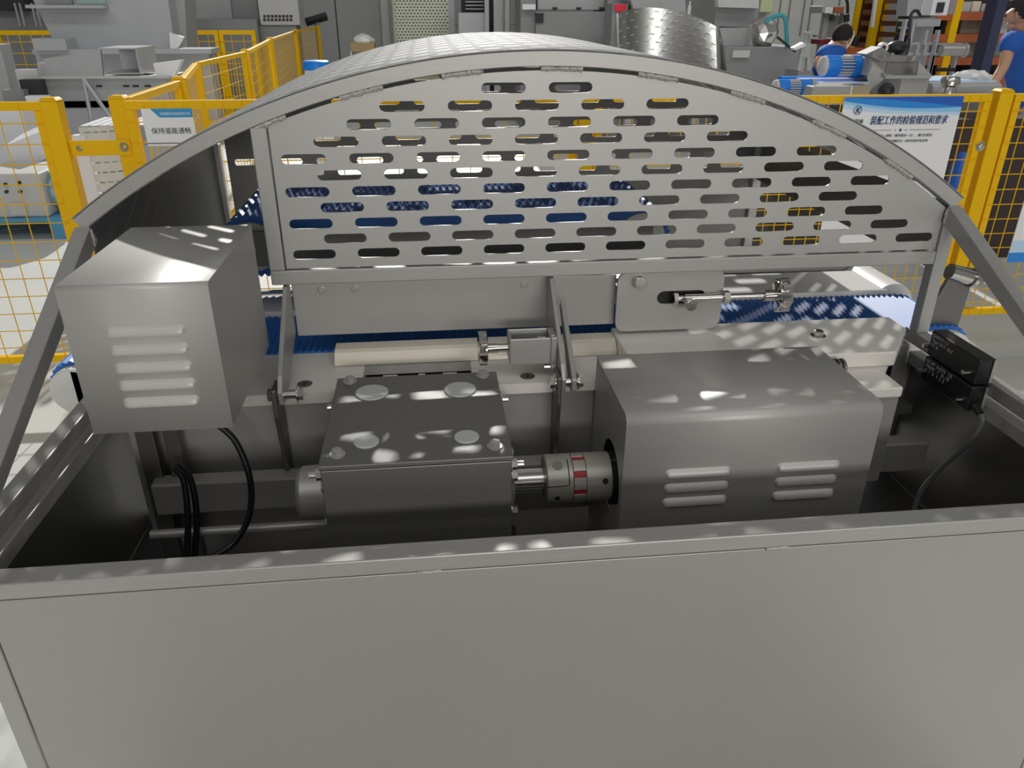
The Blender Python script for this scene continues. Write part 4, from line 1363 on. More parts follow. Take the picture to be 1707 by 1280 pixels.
for i, (x_, c_) in enumerate(((1146, WHITE), (1155, GREYD), (1163, WHITE), (1171, CYAN), (1180, WHITE))):
    mb = MB()
    a, b, c, d = prect(x_, 2, x_ + 6, 38, 9.5)
    mb.lathe(((a + b) / 2, 9.5, c), (0, 0, 1), [(0, (b - a) / 2), ((d - c) * .75, (b - a) / 2), ((d - c) * .82, (b - a) / 5), (d - c, (b - a) / 5)], 10)
    tag(mb.build('spray_can', c_, None, 0, True), ['leftmost white spray can on the bench behind the second hood', 'dark spray can in the row behind the second hood', 'middle white spray can behind the second hood', 'blue spray can in the row behind the second hood', 'rightmost white spray can behind the second hood'][i], 'can', 'spray cans behind the second hood')
solo('tool_bench', 'grey bench carrying the row of spray cans', 'bench', MB().box(at(1143, 40, 9.4).x, at(1190, 40, 9.4).x, 9.4, 9.75, 0, at(1160, 38, 9.5).z - 0.001), GREYD)
lm = thing('grey_lathe', 'large grey machine with stepped housing right of the second hood', 'machine', (at(1250, 80, 8.4).x, 8.4, 0))
q = [at(x, y, 8.6) for x, y in ((1200, -20), (1190, 44), (1264, 46), (1266, -20))]
MB().prism(q, (0, 0.8, 0)).build('upper_housing', GREYD, lm)
q = [at(x, y, 8.5) for x, y in ((1194, -20), (1198, 12), (1265, 14), (1266, -20))]
MB().prism(q, (0, 0.1, 0)).build('cover', GREYW, lm)
pbox(MB(), 1195, 46, 1262, 78, 8.6, 0.7).build('middle_housing', GREY, lm)
pbox(MB(), 1252, 40, 1280, 78, 8.5, 0.6).build('end_housing', GREYW, lm)
pbox(MB(), 1205, 78, 1330, 140, 8.3, 1.0, True).build('base', GREYD, lm, 0.01)
pbox(MB(), 1222, 84, 1250, 96, 8.27, 0.03).build('label_plate', GREYW, lm)
tf = thing('wrapped_motor', 'silver motor wrapped in teal film on the grey machine base', 'motor', (at(1288, 80, 8.2).x, 8.25, at(1288, 78, 8.3).z))
q = at(1288, 55, 8.25)
mb = MB()
bmesh.ops.create_icosphere(mb.bm, subdivisions=2, radius=1, matrix=Matrix.Translation((q.x, 8.45, q.z)) @ Matrix.Diagonal((0.14, 0.12, 0.16, 1)))
for v in mb.bm.verts: v.co += Vector((random.uniform(-1, 1), random.uniform(-1, 1), random.uniform(-1, 1))) * 0.015
mb.build('body', SHINY, tf)
MB().tube(bez([at(1276, 38, 8.3), at(1290, 28, 8.3), at(1308, 30, 8.3), at(1312, 78, 8.3)], 6), 0.022, 8).build('film', TEAL, tf, smooth=True)
MB().tube([at(1296, 62, 8.3), at(1326, 86, 8.1)], 0.012, 6).build('cable', BLACK, tf, smooth=True)

# ---- the second slotted hood, tipped back -----------------------------------------
H2 = thing('slotted_hood', 'second shiny slotted hood standing tipped behind the main hood', 'machine guard', (at(1110, 90, 5.6).x, 5.6, 0.7))
pl, pr_ = at(1029, 24, 5.9), at(1196, 46, 5.5)
ax_ = Vector((-0.06, -0.55, -0.83)).normalized()
ch = (pr_ - pl)
chl = ch.length
chd = ch.normalized()
nrm = ax_.cross(chd).normalized()
if nrm.y > 0: nrm = -nrm
R2 = chl * 0.72
hang = math.asin(chl / 2 / R2)
c2 = (pl + pr_) / 2 - nrm * (R2 * math.cos(hang))


def h2(u, v):
    a = -hang + u / R2
    return c2 + chd * (R2 * math.sin(a)) + nrm * (R2 * math.cos(a)) + ax_ * v


NU2 = 10
g = slotted_grid(NU2, 10, R2 * 2 * hang / NU2, 0.055, R2 * 2 * hang / NU2 * .42, 0.007, h2)
add_solid(g.build('curved_sheet', SHINY, H2, smooth=True), 0.003)
for u_ in (0.0, R2 * 2 * hang):
    MB().tube([h2(u_, 0), h2(u_, 0.55)], 0.014, 6).build('edge_bar', SHINY, H2, smooth=True)
MB().tube([h2(R2 * 2 * hang, 0), h2(R2 * 2 * hang, 0) + Vector((0.17, 0.05, -0.42))], 0.014, 6).build('slanted_bar', SHINY, H2, smooth=True)
q = [h2(R2 * 2 * hang, 0) + Vector((0.0, 0.03, -0.02)), h2(R2 * 2 * hang, 0.5) + Vector((0, 0.03, 0)), h2(R2 * 2 * hang, 0) + Vector((0.17, 0.08, -0.42))]
MB().prism(q, (0, 0.004, 0)).build('end_sheet', STEELD, H2)
q = [h2(0, 0), h2(0, 0.45), h2(0, 0.45) + Vector((-0.07, 0.2, -0.02))]
MB().prism(q, (0, 0.004, 0)).build('end_sheet', STEEL, H2)
for u_ in (0.15, R2 * 2 * hang - 0.15):
    b_ = h2(u_, 0.5)
    MB().box(b_.x - .02, b_.x + .02, b_.y + 0.02, b_.y + .06, 0, b_.z).build('stand_leg', STEEL, H2)

# ---- right: pale wall, drill, racks -------------------------------------------------
mb = MB()
pbox(mb, 1272, -40, 1464, 160, 14.5, 0.15, True)
tag(mb.build('wall_side', WALLW), kind='structure')
mb = MB()
for x_ in (1300, 1316, 1340, 1352, 1398, 1430):
    pbox(mb, x_, -30, x_ + 1.2, 60, 14.47, 0.03)
tag(mb.build('trim_3', GREYD), kind='structure')
tag(pbox(MB(), 1270, -30, 1290, 20, 14.4, 0.08).build('window_1', LIME), kind='structure')
dr = thing('pillar_drill', 'grey pillar drilling machine with red and white label by the pale wall', 'drill', (at(1390, 100, 11).x, 11, 0))
pbox(MB(), 1371, 10, 1408, 22, 11, 0.4).build('head', GREY, dr, 0.01)
pbox(MB(), 1368, 22, 1376, 120, 11.1, 0.1, True).build('left_column', GREY, dr)
pbox(MB(), 1398, 22, 1408, 120, 11.1, 0.1, True).build('right_column', GREY, dr)
pbox(MB(), 1377, 26, 1397, 62, 11.12, 0.1).build('gear_case', GREYD, dr)
pbox(MB(), 1376, 12, 1388, 22, 10.97, 0.03).build('white_label', WHITE, dr)
pbox(MB(), 1391, 12, 1406, 20, 10.97, 0.03).build('red_label', ORNG, dr)
MB().tube(bez([at(1396, -10, 11), at(1411, 0, 11), at(1413, 22, 11)], 6), 0.02, 6).build('hose', BLACK, dr, smooth=True)
MB().tube([at(1387, 24, 11), at(1387, 34, 11)], 0.03, 8).build('spindle', BLACK, dr, smooth=True)
MB().tube([at(1411, 24, 11), at(1411, 36, 11)], 0.04, 8).build('handle', BLACK, dr, smooth=True)
pbox(MB(), 1366, 66, 1394, 74, 10.9, 0.4).build('vise_table', mat('dark_red_paint', (0.16, 0.01, 0.015), 0.5), dr)
pbox(MB(), 1360, 58, 1366, 62, 10.95, 0.1).build('knob_plate', GREYD, dr)
fr_ = thing('slotted_fixture', 'upright slotted steel fixture beside the crouching worker', 'fixture', (at(1340, 110, 7.6).x, 7.6, 0))
q = [at(x, y, 7.6) for x, y in ((1345, 53), (1353, 53), (1350, 90), (1353, 118), (1345, 118), (1346, 96), (1338, 96), (1337, 118), (1329, 118), (1337, 80), (1342, 74))]
MB().prism(q, (0, 0.05, 0)).build('plate', SHEET, fr_, 0.004)
for k in range(4):
    pbox(MB(), 1346, 56 + 4 * k, 1351, 58 + 4 * k, 7.59, 0.01).build('slot_mark', GREYD, fr_)
q = [at(x, y, 7.55) for x, y in ((1323, 80), (1340, 71), (1344, 76), (1326, 84))]
MB().prism(q, (0, 0.08, 0)).build('arm', WHITE, fr_)
pbox(MB(), 1330, 118, 1354, 130, 7.6, 0.3, True).build('base', GREYD, fr_)
mb = MB()
q = at(1426, 68, 10.5)
mb.lathe((q.x, 10.5, q.z - 0.06), (0, 0, 1), [(0, 0.045), (0.10, 0.05), (0.12, 0.02)], 12)
solo('black_canister', 'small black canister on the orange bench by the pale wall', 'canister', mb, BLACK, smooth=True)
ob = thing('orange_bench', 'low orange topped bench behind the crouching worker', 'bench', (at(1425, 90, 10.5).x, 10.5, 0))
pbox(MB(), 1410, 80, 1444, 92, 10.4, 0.5).build('top', ORNG, ob)
pbox(MB(), 1412, 92, 1442, 130, 10.45, 0.4, True).build('cabinet', GREYD, ob)
mb = MB()
a, b, c, d = prect(1412, 53, 1420, 82, 10.35)
mb.tube(bez([(a - 0.05, 10.35, d), (b, 10.35, d), (b, 10.35, (c + d) / 2), (a, 10.35, c)], 6), 0.012, 6)
solo('lamp_arm', 'thin white bent arm beside the head of the crouching worker', 'lamp arm', mb, WHITE, smooth=True)


def rack(label, x0, x1, Y, D, shelves, post_px, m_board, m_post, back=None, ztop=2.2):
    t = thing('storage_rack', label, 'rack', (at((x0 + x1) / 2, 80, Y).x, Y, 0))
    for px_ in post_px:
        x = at(px_, 40, Y).x
        MB().box(x - 0.045, x + 0.045, Y, Y + 0.09, 0, ztop).build('upright', m_post, t)
        MB().box(x - 0.03, x + 0.03, Y + D - 0.08, Y + D, 0, ztop).build('upright', m_post, t)
    xa, xb_ = at(x0, 40, Y).x, at(x1, 40, Y).x
    for s in shelves:
        z = at((x0 + x1) / 2, s, Y).z
        MB().box(xa, xb_, Y + 0.01, Y + 0.06, z - 0.09, z).build('beam', m_board, t)
        MB().box(xa, xb_, Y + 0.06, Y + D, z - 0.03, z).build('shelf', RUST, t)
    if back:
        MB().box(xa, xb_, Y + D, Y + D + 0.03, 0.05, ztop).build('back_panel', back, t)
    return t


r1 = rack('brown rack with yellow posts beside the pale wall', 1466, 1503, 11.0, 0.6, [], (1460, 1506), RUST, YEL, RUST)
xa, xb_ = at(1466, 40, 11).x, at(1503, 40, 11).x
for k in range(14):
    z = 0.15 + k * 0.14
    MB().box(xa, xb_, 11.1, 11.5, z, z + 0.06).build('stacked_board', mat('brown_board', (0.22, 0.085, 0.03), 0.7, 0, 0.3, 6) if k == 0 else bpy.data.materials['brown_board'], r1)
solo('white_strip', 'white leaning strip on the left of the brown rack', 'strip', MB().prism([at(1453, 46, 10.8), at(1457, 46, 10.8), at(1466, -20, 10.8), at(1461, -20, 10.8)], (0, 0.05, 0)), WHITE)
RKY = 9.5
r2 = rack('tall rack with orange beams behind the standing worker', 1560, 1760, RKY, 0.8, [20, 57, 95, 130], (1592, 1650, 1730), ORNG, YEL, DARK)
BOXN = 0
for (x_, y_, w__, h__, m_, lb, nm) in ((1603, 4, 16, 12, GREYW, 'pale carton at the left of the top rack shelf', 'carton'), (1621, 2, 14, 14, CREAM, 'cream carton in the middle of the top rack shelf', 'carton'), (1637, 6, 10, 10, GREYW, 'small pale carton at the right of the top rack shelf', 'carton'),
                               (1602, 33, 40, 24, mat('pale_brown_sheet', (0.22, 0.17, 0.13), 0.7), 'brown sheet bundle on the second rack shelf', 'bundle'), (1664, 31, 18, 22, GREYW, 'grey carton on the second shelf at the right bay', 'carton'), (1598, 66, 30, 22, GREYD, 'dark box on the third rack shelf', 'box'), (1655, 66, 24, 22, GREYD, 'dark box on the third shelf at the right bay', 'box'), (1570, 64, 18, 22, GREYD, 'dark box at the left end of the third rack shelf', 'box')):
    zb = at(1660, {4: 20, 2: 20, 6: 20, 33: 57, 31: 57, 66: 95, 64: 95}[y_], RKY).z
    a, b, c, d = prect(x_, y_, x_ + w__, y_ + h__, RKY + 0.1)
    solo(nm, lb, nm, MB().box(a, b, RKY + 0.1, RKY + 0.5, zb + 0.001, max(d, zb + 0.08)), m_)
solo('blue_column', 'dark blue steel column in front of the tall rack', 'column', pbox(MB(), 1652, -30, 1668, 130, 8.9, 0.2, True), mat('dark_blue_paint', (0.035, 0.04, 0.09), 0.5))
wd = thing('white_controller', 'white controller box with a dark screen above the steel table frame', 'controller', (at(1567, 20, 8.2).x, 8.2, at(1567, 26, 8.2).z))
pbox(MB(), 1556, -20, 1584, 26, 8.2, 0.2).build('case', WHITE, wd, 0.01)
pbox(MB(), 1563, 4, 1574, 21, 8.18, 0.02).build('screen', DARK, wd)
pbox(MB(), 1584, -20, 1596, 24, 8.25, 0.2).build('side_cover', mat('mauve_cover', (0.30, 0.24, 0.25), 0.6), wd)
cl = thing('machine_column', 'grey machine column hanging behind the black hook', 'machine', (at(1524, 20, 8.4).x, 8.4, 0))
q = [at(x, y, 8.4) for x, y in ((1516, -20), (1511, 27), (1534, 27), (1540, -20))]
MB().prism(q, (0, 0.2, 0)).build('body', SHEET, cl)
pbox(MB(), 1538, -20, 1556, 28, 8.5, 0.3).build('dark_side', DARK, cl)
pbox(MB(), 1520, 27, 1552, 110, 8.55, 0.1, True).build('stand', GREYD, cl)
tb = thing('steel_table_frame', 'welded steel table frame with legs before the racks', 'frame', (at(1555, 100, 7.6).x, 7.6, 0))
for (xa, ya, xb_, yb_) in ((1500, 72, 1606, 75), (1514, 89, 1570, 93), (1528, 32, 1568, 44), (1505, 32, 1528, 36), (1505, 45, 1525, 48)):
    pbox(MB(), xa, ya, xb_, yb_, 7.6, 0.08).build('rail', SHEET, tb)
for (xa, ya, yb_) in ((1504, 32, 90), (1518, 32, 90), (1542, 50, 75), (1558, 50, 108), (1528, 75, 92), (1541, 75, 92), (1590, 92, 125), (1552, 92, 125)):
    pbox(MB(), xa, ya, xa + 4, yb_, 7.55, 0.05, yb_ > 105).build('leg', SHEET, tb)
mb = MB()
mb.lathe(at(1568, 84, 7.5), (1, 0, 0), [(0, 0.05), (0.22, 0.05), (0.23, 0.065), (0.25, 0.065)], 16)
mb.build('roller', STEEL, tb, smooth=True)

# ---- right: drive units behind the poster fence ------------------------------------
DY = 4.7


def blue_motor(label, xa, xb_, yc, rpx, Y):
    a, b = at(xa, yc, Y), at(xb_, yc, Y)
    L = (b - a).length
    r_ = (at(xa, yc - rpx, Y).z - a.z)
    t = thing('gear_motor', label, 'motor', (a + b) / 2)
    d = (b - a).normalized()
    MB().lathe(a, d, [(0, r_ * .55), (L * .04, r_ * .9), (L * .10, r_ * .96)], 28).build('fan_cover', GREYW, t, smooth=True)
    MB().lathe(a + d * L * .10, d, [(0, r_ * .96), (L * .03, r_), (L * .27, r_)], 28).build('bell', CYAN, t, smooth=True)
    mb = MB()
    mb.lathe(a + d * L * .37, d, [(0, r_ * .86), (L * .28, r_ * .86)], 28)
    mb.build('finned_body', BLUEL, t, smooth=True)
    u, v, _ = basis(d)
    for k in range(20):
        an = 2 * math.pi * k / 20
        o_ = (u * math.cos(an) + v * math.sin(an))
        MB().bar(a + d * L * .37 + o_ * r_ * .91, a + d * L * .65 + o_ * r_ * .91, 0.006, r_ * .12, o_).build('fin', GREYW, t)
    MB().lathe(a + d * L * .65, d, [(0, r_), (L * .25, r_), (L * .27, r_ * 1.02)], 28).build('bell', CYAN, t, smooth=True)
    MB().lathe(a + d * L * .92, d, [(0, r_ * 1.08), (L * .08, r_ * 1.08)], 28).build('flange', STEEL, t, smooth=True)
    return t


blue_motor('bright blue ribbed motor lying beside the crouching worker', 1366, 1446, 110, 18, DY + 0.35)
blue_motor('bright blue ribbed motor just behind the crest of the hood at the right', 1288, 1354, 146, 14, DY - 0.05)
du = thing('drive_unit', 'bolted grey steel gear housing joined to the blue motors', 'machine', (at(1500, 130, DY).x, DY, 0))
pbox(MB(), 1478, 99, 1532, 128, DY + 0.25, 0.35).build('gear_housing', GREY, du, 0.006)
pbox(MB(), 1448, 96, 1478, 126, DY + 0.22, 0.35).build('bearing_housing', GREY, du, 0.006)
q = [at(x, y, DY + .15) for x, y in ((1444, 90), (1470, 78), (1486, 92), (1525, 94), (1545, 103), (1470, 103))]
MB().prism(q, (0, 0.12, 0)).build('top_plate', GREYD, du)
for tri in (((1456, 103), (1480, 127), (1452, 150), (1448, 127)), ((1532, 103), (1556, 128), (1528, 128))):
    MB().prism([at(x, y, DY + .1) for x, y in tri], (0, 0.02, 0)).build('gusset', SHEET, du)
pbox(MB(), 1500, 130, 1546, 170, DY + 0.12, 0.35, True).build('pedestal', GREY, du, 0.006)
pbox(MB(), 1476, 126, 1552, 131, DY + 0.08, 0.4).build('mid_plate', SHEET, du)
mb = MB()
mb.lathe(at(1586, 128, DY + .3), (0, 0, -1), [(0, 0.05), (0.02, 0.06), (0.05, 0.06), (0.06, 0.045), (0.10, 0.055), (0.16, 0.06)], 20)
mb.build('flange_stack', SHINY, du, smooth=True)
MB().tube([at(1546, 150, DY + .3), at(1660, 148, DY + .45)], 0.045, 14).build('drive_tube', SHEET, du, smooth=True)
MB().tube([at(1560, 116, DY + .3), at(1592, 116, DY + .3)], 0.012, 8).build('lever', BLACK, du, smooth=True)
mb = MB()
q = at(1469, 79, DY + .2)
mb.lathe(q, (0, -1, 0), [(0, 0.030), (0.03, 0.030)], 20)
mb.build('white_ring', WHITE, du, smooth=True)
MB().lathe(q + Vector((0, -0.0305, 0)), (0, -1, 0), [(0, 0.014), (0.001, 0.014)], 16).build('ring_bore', DARK, du)
mb = MB()
bmesh.ops.create_icosphere(mb.bm, subdivisions=2, radius=1, matrix=Matrix.Translation(at(1495, 80, DY + .3)) @ Matrix.Diagonal((0.07, 0.06, 0.045, 1)))
mb.build('black_connector', BLACK, du, smooth=True)
for (bx_, by_) in ((1457, 92), (1474, 96), (1487, 93), (1522, 97), (1462, 108), (1520, 101), (1470, 126)):
    MB().bolt(at(bx_, by_, DY + .1), (0, -0.3, 1), 0.011, 0.014).build('bolt', SHINY, du)
mb = MB()
q = at(1477, 152, DY)
bmesh.ops.create_icosphere(mb.bm, subdivisions=2, radius=0.05, matrix=Matrix.Translation(q))
mb.build('black_wheel', BLACK, du, smooth=True)
pbox(MB(), 1400, 126, 1500, 190, DY + 0.5, 0.3, True).build('base_frame', GREYD, du)
hk = thing('black_hook', 'black lifting hook and cable hanging over the grey gear housing', 'hook', at(1522, 50, DY + 0.5))
MB().tube(bez([at(1534, 26, DY + .5), at(1528, 18, DY + .5), at(1519, 24, DY + .5), at(1516, 50, DY + .5), at(1514, 82, DY + .5), at(1508, 92, DY + .5)], 8), 0.010, 8).build('cable', BLACK, hk, smooth=True)
fl = thing('guide_beam', 'grey beam with blue film strips in front of the blue motors', 'beam', (at(1400, 150, DY - .2).x, DY - 0.2, 0))
pbox(MB(), 1352, 144, 1416, 185, DY - 0.2, 0.15, True).build('end_box', GREY, fl, 0.006)
pbox(MB(), 1416, 142, 1448, 185, DY - 0.2, 0.12, True).build('ribbed_box', SHINY, fl, 0.006)
for (xa, ya, xb_, yb_, m_, o_) in ((1300, 128, 1456, 133, CYAN, .5), (1330, 133, 1452, 136, WHITE, .42), (1318, 136, 1455, 140, CYAN, .36), (1362, 139, 1452, 142, WHITE, .3)):
    a, b = at(xa, yb_, DY + o_), at(xb_, yb_, DY + o_)
    MB().box(a.x, b.x, DY + o_ - 0.03, DY + o_ + 0.03, a.z - 0.02, a.z + 0.02).build('strip', m_, fl)
cv = thing('cloth_heap', 'crumpled white cloth on the blue edged bench before the standing worker', 'cloth', at(1625, 128, 5.3))
mb = MB()
bmesh.ops.create_icosphere(mb.bm, subdivisions=3, radius=1, matrix=Matrix.Translation(at(1622, 127, 5.35)) @ Matrix.Diagonal((0.12, 0.10, 0.035, 1)))
for v in mb.bm.verts: v.co += Vector((random.uniform(-1, 1), random.uniform(-1, 1), random.uniform(-1, 1))) * 0.012
mb.build('cloth', FILM, cv)
bl = thing('blue_bench', 'bench with pale blue edge before the standing worker', 'bench', (at(1610, 140, 5.2).x, 5.2, 0))
pbox(MB(), 1545, 134, 1660, 139, 5.2, 0.4).build('top', PRN_P, bl)
pbox(MB(), 1560, 139, 1655, 200, 5.3, 0.25, True).build('cabinet', GREYD, bl)
# dark goods low behind the poster fence
for i, (xa, ya, xb_, yb_, Y, m_, nm, lb) in enumerate(((1585, 198, 1800, 320, 4.6, mat('dark_crate', (0.05, 0.035, 0.035), 0.8), 'crate', 'dark crate low behind the fence right of the poster'), (1300, 175, 1420, 330, 3.9, DARK, 'cabinet', 'dark cabinet low behind the fence left of the poster'))):
    solo(nm, lb, nm, pbox(MB(), xa, ya, xb_, yb_, Y, 0.3, True), m_)
mb = MB()
q = at(1608, 255, 4.3)
mb.lathe((q.x, 4.3, 0), (0, 0, 1), [(0, 0.05), (q.z * .9, 0.055), (q.z, 0.03)], 14)
solo('blue_bottle', 'dark blue bottle shaped drum behind the fence right of the poster', 'bottle', mb, PRN_B, smooth=True)


# ---- people ----------------------------------------------------------------------
def skin(name, verts, edges, radii, m, parent, root=0, sub=2):
    me = bpy.data.meshes.new(name)
    me.from_pydata([Vector(v) for v in verts], edges, [])
    o = bpy.data.objects.new(name, me)
    COL.objects.link(o)
    md = o.modifiers.new('skin', 'SKIN')
    md.use_smooth_shade = True
    for i, r_ in enumerate(radii):
        sv = me.skin_vertices[0].data[i]
        sv.radius = r_ if isinstance(r_, tuple) else (r_, r_)
        sv.use_root = (i == root)
    s = o.modifiers.new('sub', 'SUBSURF')
    s.levels = s.render_levels = sub
    dg = bpy.context.evaluated_depsgraph_get()
    dg.update()
    nm = bpy.data.meshes.new_from_object(o.evaluated_get(dg))
    bpy.data.objects.remove(o)
    if parent is not None: nm.transform(Matrix.Translation(-wloc(parent)))
    nm.materials.clear()
    nm.materials.append(m)
    for f in nm.polygons: f.use_smooth = True
    o = bpy.data.objects.new(name, nm)
    link(o, parent)
    return o


def hair_cap(head, r_, face, parent, cut=0.1):
    mb = MB()
    bmesh.ops.create_uvsphere(mb.bm, u_segments=20, v_segments=14, radius=1)
    f = Vector(face).normalized()
    dead = [v for v in mb.bm.verts if v.co.z < -0.45 or (v.co.dot(f) > 0.45 and v.co.z < 0.55) or v.co.z < cut - 0.5 + v.co.dot(f) * 0.9]
    bmesh.ops.delete(mb.bm, geom=dead, context='VERTS')
    for v in mb.bm.verts: v.co = Vector(head) + Vector((v.co.x * r_[0], v.co.y * r_[1], v.co.z * r_[2]))
    o = mb.build('hair', HAIR, parent, smooth=True)
    add_solid(o, 0.012, 1)
    return o


def hand(base, dirv, side, m, parent_verts):
    """adds palm + five finger chains to lists"""
    V_, E_, R_ = parent_verts
    d = Vector(dirv).normalized()
    s = Vector(side).normalized()
    i0 = base
    p = Vector(V_[i0])
    V_.append(p + d * 0.05); R_.append((0.030, 0.020)); E_.append((i0, len(V_) - 1))
    pal = len(V_) - 1
    bend = d.cross(s).normalized()
    for k, off in enumerate((-0.024, -0.008, 0.008, 0.023)):
        V_.append(V_[pal] + d * 0.035 + s * off); R_.append(0.0095); E_.append((pal, len(V_) - 1))
        V_.append(V_[-1] + d * (0.032 + 0.004 * (k in (1, 2))) + bend * 0.010); R_.append(0.0085); E_.append((len(V_) - 2, len(V_) - 1))
        V_.append(V_[-1] + d * 0.020 + bend * 0.020); R_.append(0.0075); E_.append((len(V_) - 2, len(V_) - 1))
    V_.append(V_[pal] - d * 0.015 - s * 0.040); R_.append(0.011); E_.append((pal, len(V_) - 1))
    V_.append(V_[-1] + d * 0.035 - s * 0.012); R_.append(0.009); E_.append((len(V_) - 2, len(V_) - 1))


def person(label, J, face, Yc, clothes=True):
    t = thing('person', label, 'person', (J['pelvis'].x, Yc, 0))
    V_, E_, R_ = [], [], []

    def add(p, r_, par=None):
        V_.append(Vector(p)); R_.append(r_)
        if par is not None: E_.append((par, len(V_) - 1))
        return len(V_) - 1
    pe = add(J['pelvis'], (0.135, 0.11))
    wa = add((J['pelvis'] * .55 + J['chest'] * .45), (0.12, 0.10), pe)
    ch_ = add(J['chest'], (0.145, 0.11), wa)
    nb = add(J['neck'], 0.058, ch_)
    f = Vector(face).normalized()
    hd0 = add(J['neck'] * .55 + J['head'] * .45, 0.056, nb)
    hd = add(J['head'], (0.082, 0.088), hd0)
    ht = add(J['head'] + (J['head'] - J['neck']).normalized() * 0.07, (0.068, 0.074), hd)
    no = add(J['head'] + f * 0.096 - Vector((0, 0, 0.012)), 0.013, hd)
    cn = add(J['head'] + f * 0.060 - Vector((0, 0, 0.075)), 0.032, hd0)
    for s in ('a', 'b'):
        sh = add(J['sh_' + s], 0.062, ch_)
        el = add(J['el_' + s], 0.042, sh)
        mid = add(J['el_' + s] * .5 + J['wr_' + s] * .5, 0.038, el)
        wr = add(J['wr_' + s], 0.026, mid)
        hand(wr, J['wr_' + s] - J['el_' + s], (0, 1, 0) if abs((J['wr_' + s] - J['el_' + s]).normalized().y) < .8 else (1, 0, 0), SKIN, (V_, E_, R_))
        hi = add(J['hip_' + s], 0.092, pe)
        kn = add(J['kn_' + s], 0.062, hi)
        an = add(J['an_' + s], 0.042, kn)
        add(J['an_' + s] + Vector((f.x * 0.14, f.y * 0.14, -J['an_' + s].z + 0.035)), 0.034, an)
    BODY = skin('body', V_, E_, R_, SKIN, t)
    # ears
    sd = f.cross(Vector((0, 0, 1))).normalized()
    for s in (-1, 1):
        c_ = J['head'] + sd * (s * 0.083) - f * 0.008
        mb = MB()
        bmesh.ops.create_uvsphere(mb.bm, u_segments=10, v_segments=8, radius=1, matrix=Matrix.Translation(c_) @ Matrix.Diagonal((0.016 + abs(f.x) * .004, 0.014, 0.031, 1)))
        mb.build('ear', SKIN, BODY, smooth=True)
        e_ = J['head'] + f * 0.083 + sd * (s * 0.033) + Vector((0, 0, 0.012))
        mb = MB()
        bmesh.ops.create_uvsphere(mb.bm, u_segments=8, v_segments=6, radius=0.011, matrix=Matrix.Translation(e_))
        mb.build('eye', DARK, BODY, smooth=True)
    mt = J['head'] + f * 0.088 - Vector((0, 0, 0.055))
    MB().bar(mt - sd * 0.022, mt + sd * 0.022, 0.008, 0.008).build('mouth', mat('lip', (0.35, 0.12, 0.10), 0.6) if 'lip' not in bpy.data.materials else bpy.data.materials['lip'], BODY)
    # shirt
    sv = [J['pelvis'] * 1.06 - J['chest'] * .06, J['pelvis'] * .55 + J['chest'] * .45, J['chest'], J['chest'] * .35 + J['neck'] * .65]
    se = [(0, 1), (1, 2), (2, 3)]
    sr = [(0.175, 0.145), (0.165, 0.135), (0.175, 0.14), (0.082, 0.075)]
    for s in ('a', 'b'):
        sv += [J['sh_' + s], J['sh_' + s] * .35 + J['el_' + s] * .65]
        sr += [0.088, 0.078]
        se += [(2, len(sv) - 2), (len(sv) - 2, len(sv) - 1)]
    skin('shirt', sv, se, sr, SHIRT, t)
    tv = [J['pelvis']]
    te, tr_ = [], [(0.15, 0.125)]
    for s in ('a', 'b'):
        tv += [J['hip_' + s], J['kn_' + s], J['an_' + s]]
        tr_ += [0.108, 0.080, 0.062]
        k = len(tv)
        te += [(0, k - 3), (k - 3, k - 2), (k - 2, k - 1)]
    skin('trousers', tv, te, tr_, TROUS, t)
    hair_cap(J['head'] + Vector((0, 0, 0.02)), (0.098, 0.098, 0.108), face, t)
    return t


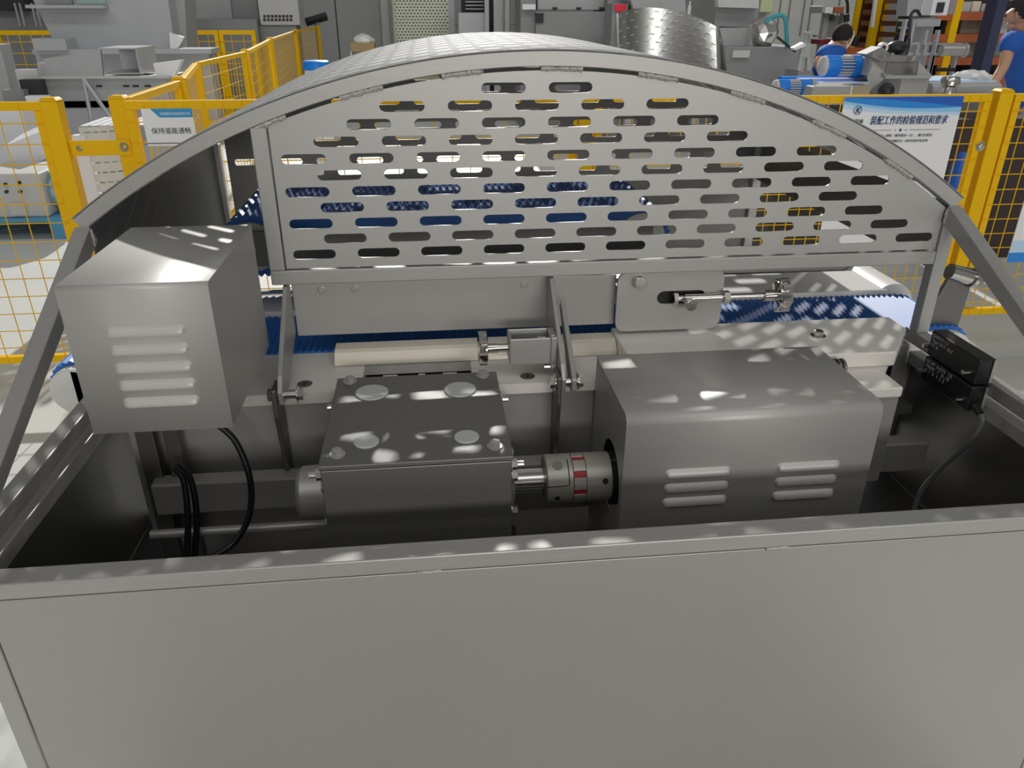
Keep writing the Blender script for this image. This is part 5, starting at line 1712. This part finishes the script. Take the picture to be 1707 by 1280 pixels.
Y1 = 6.3
pv_ = at(1716, 182, Y1)
J = dict(pelvis=pv_, chest=at(1706, 84, Y1), neck=at(1703, 50, Y1), head=at(1697, 24, Y1 - 0.02),
         sh_a=at(1686, 64, Y1 - 0.17), el_a=at(1673, 112, Y1 - 0.2), wr_a=at(1645, 156, Y1 - 0.25),
         sh_b=at(1716, 62, Y1 + 0.17), el_b=at(1708, 120, Y1 + 0.22), wr_b=at(1672, 160, Y1 + 0.2),
         hip_a=pv_ + Vector((0, -0.09, -0.08)), hip_b=pv_ + Vector((0, 0.09, -0.08)))
for s, dy in (('a', -0.12), ('b', 0.12)):
    J['kn_' + s] = Vector((pv_.x - 0.03, Y1 + dy, 0.42))
    J['an_' + s] = Vector((pv_.x + 0.02, Y1 + dy, 0.075))
person('person in a blue short sleeved shirt standing at the right edge', J, (-0.72, 0.66, -0.25), Y1)
g_ = at(1634, 184, Y1 - 0.28)
gl = thing('work_glove', 'white knitted glove in the hand of the standing person', 'glove', g_)
V2, E2, R2_ = [Vector((g_.x + 0.02, g_.y, g_.z + 0.07))], [], [(0.03, 0.022)]
hand(0, (-0.2, 0, -1), (0.6, 0.8, 0), GLOVE, (V2, E2, R2_))
skin('glove', V2, E2, R2_, GLOVE, gl)
Y2 = 8.8
pv_ = at(1368, 128, Y2)
J = dict(pelvis=pv_, chest=at(1387, 90, Y2), neck=at(1396, 75, Y2), head=at(1404, 62, Y2),
         sh_a=at(1374, 90, Y2 - 0.18), el_a=at(1361, 106, Y2 - 0.22), wr_a=at(1372, 126, Y2 - 0.28),
         sh_b=at(1398, 88, Y2 + 0.16), el_b=at(1404, 112, Y2 + 0.2), wr_b=at(1410, 128, Y2 + 0.1),
         hip_a=pv_ + Vector((0.04, -0.1, -0.05)), hip_b=pv_ + Vector((0.04, 0.1, -0.05)))
for s, dy in (('a', -0.16), ('b', 0.16)):
    J['kn_' + s] = Vector((pv_.x + 0.40, Y2 + dy, 0.52))
    J['an_' + s] = Vector((pv_.x + 0.22, Y2 + dy, 0.075))
person('person in a blue shirt crouching beside the pale wall', J, (0.75, 0.6, -0.1), Y2)
st = thing('low_stool', 'small dark stool under the crouching person', 'stool', (pv_.x - 0.05, Y2, 0))
zs = pv_.z - 0.15
MB().box(pv_.x - 0.2, pv_.x + 0.1, Y2 - 0.15, Y2 + 0.15, zs - 0.03, zs).build('seat', GREYD, st)
for sx_ in (-0.18, 0.06):
    for sy_ in (-0.13, 0.13):
        MB().box(pv_.x + sx_ - .015, pv_.x + sx_ + .015, Y2 + sy_ - .015, Y2 + sy_ + .015, 0, zs - 0.03).build('leg', GREYD, st)
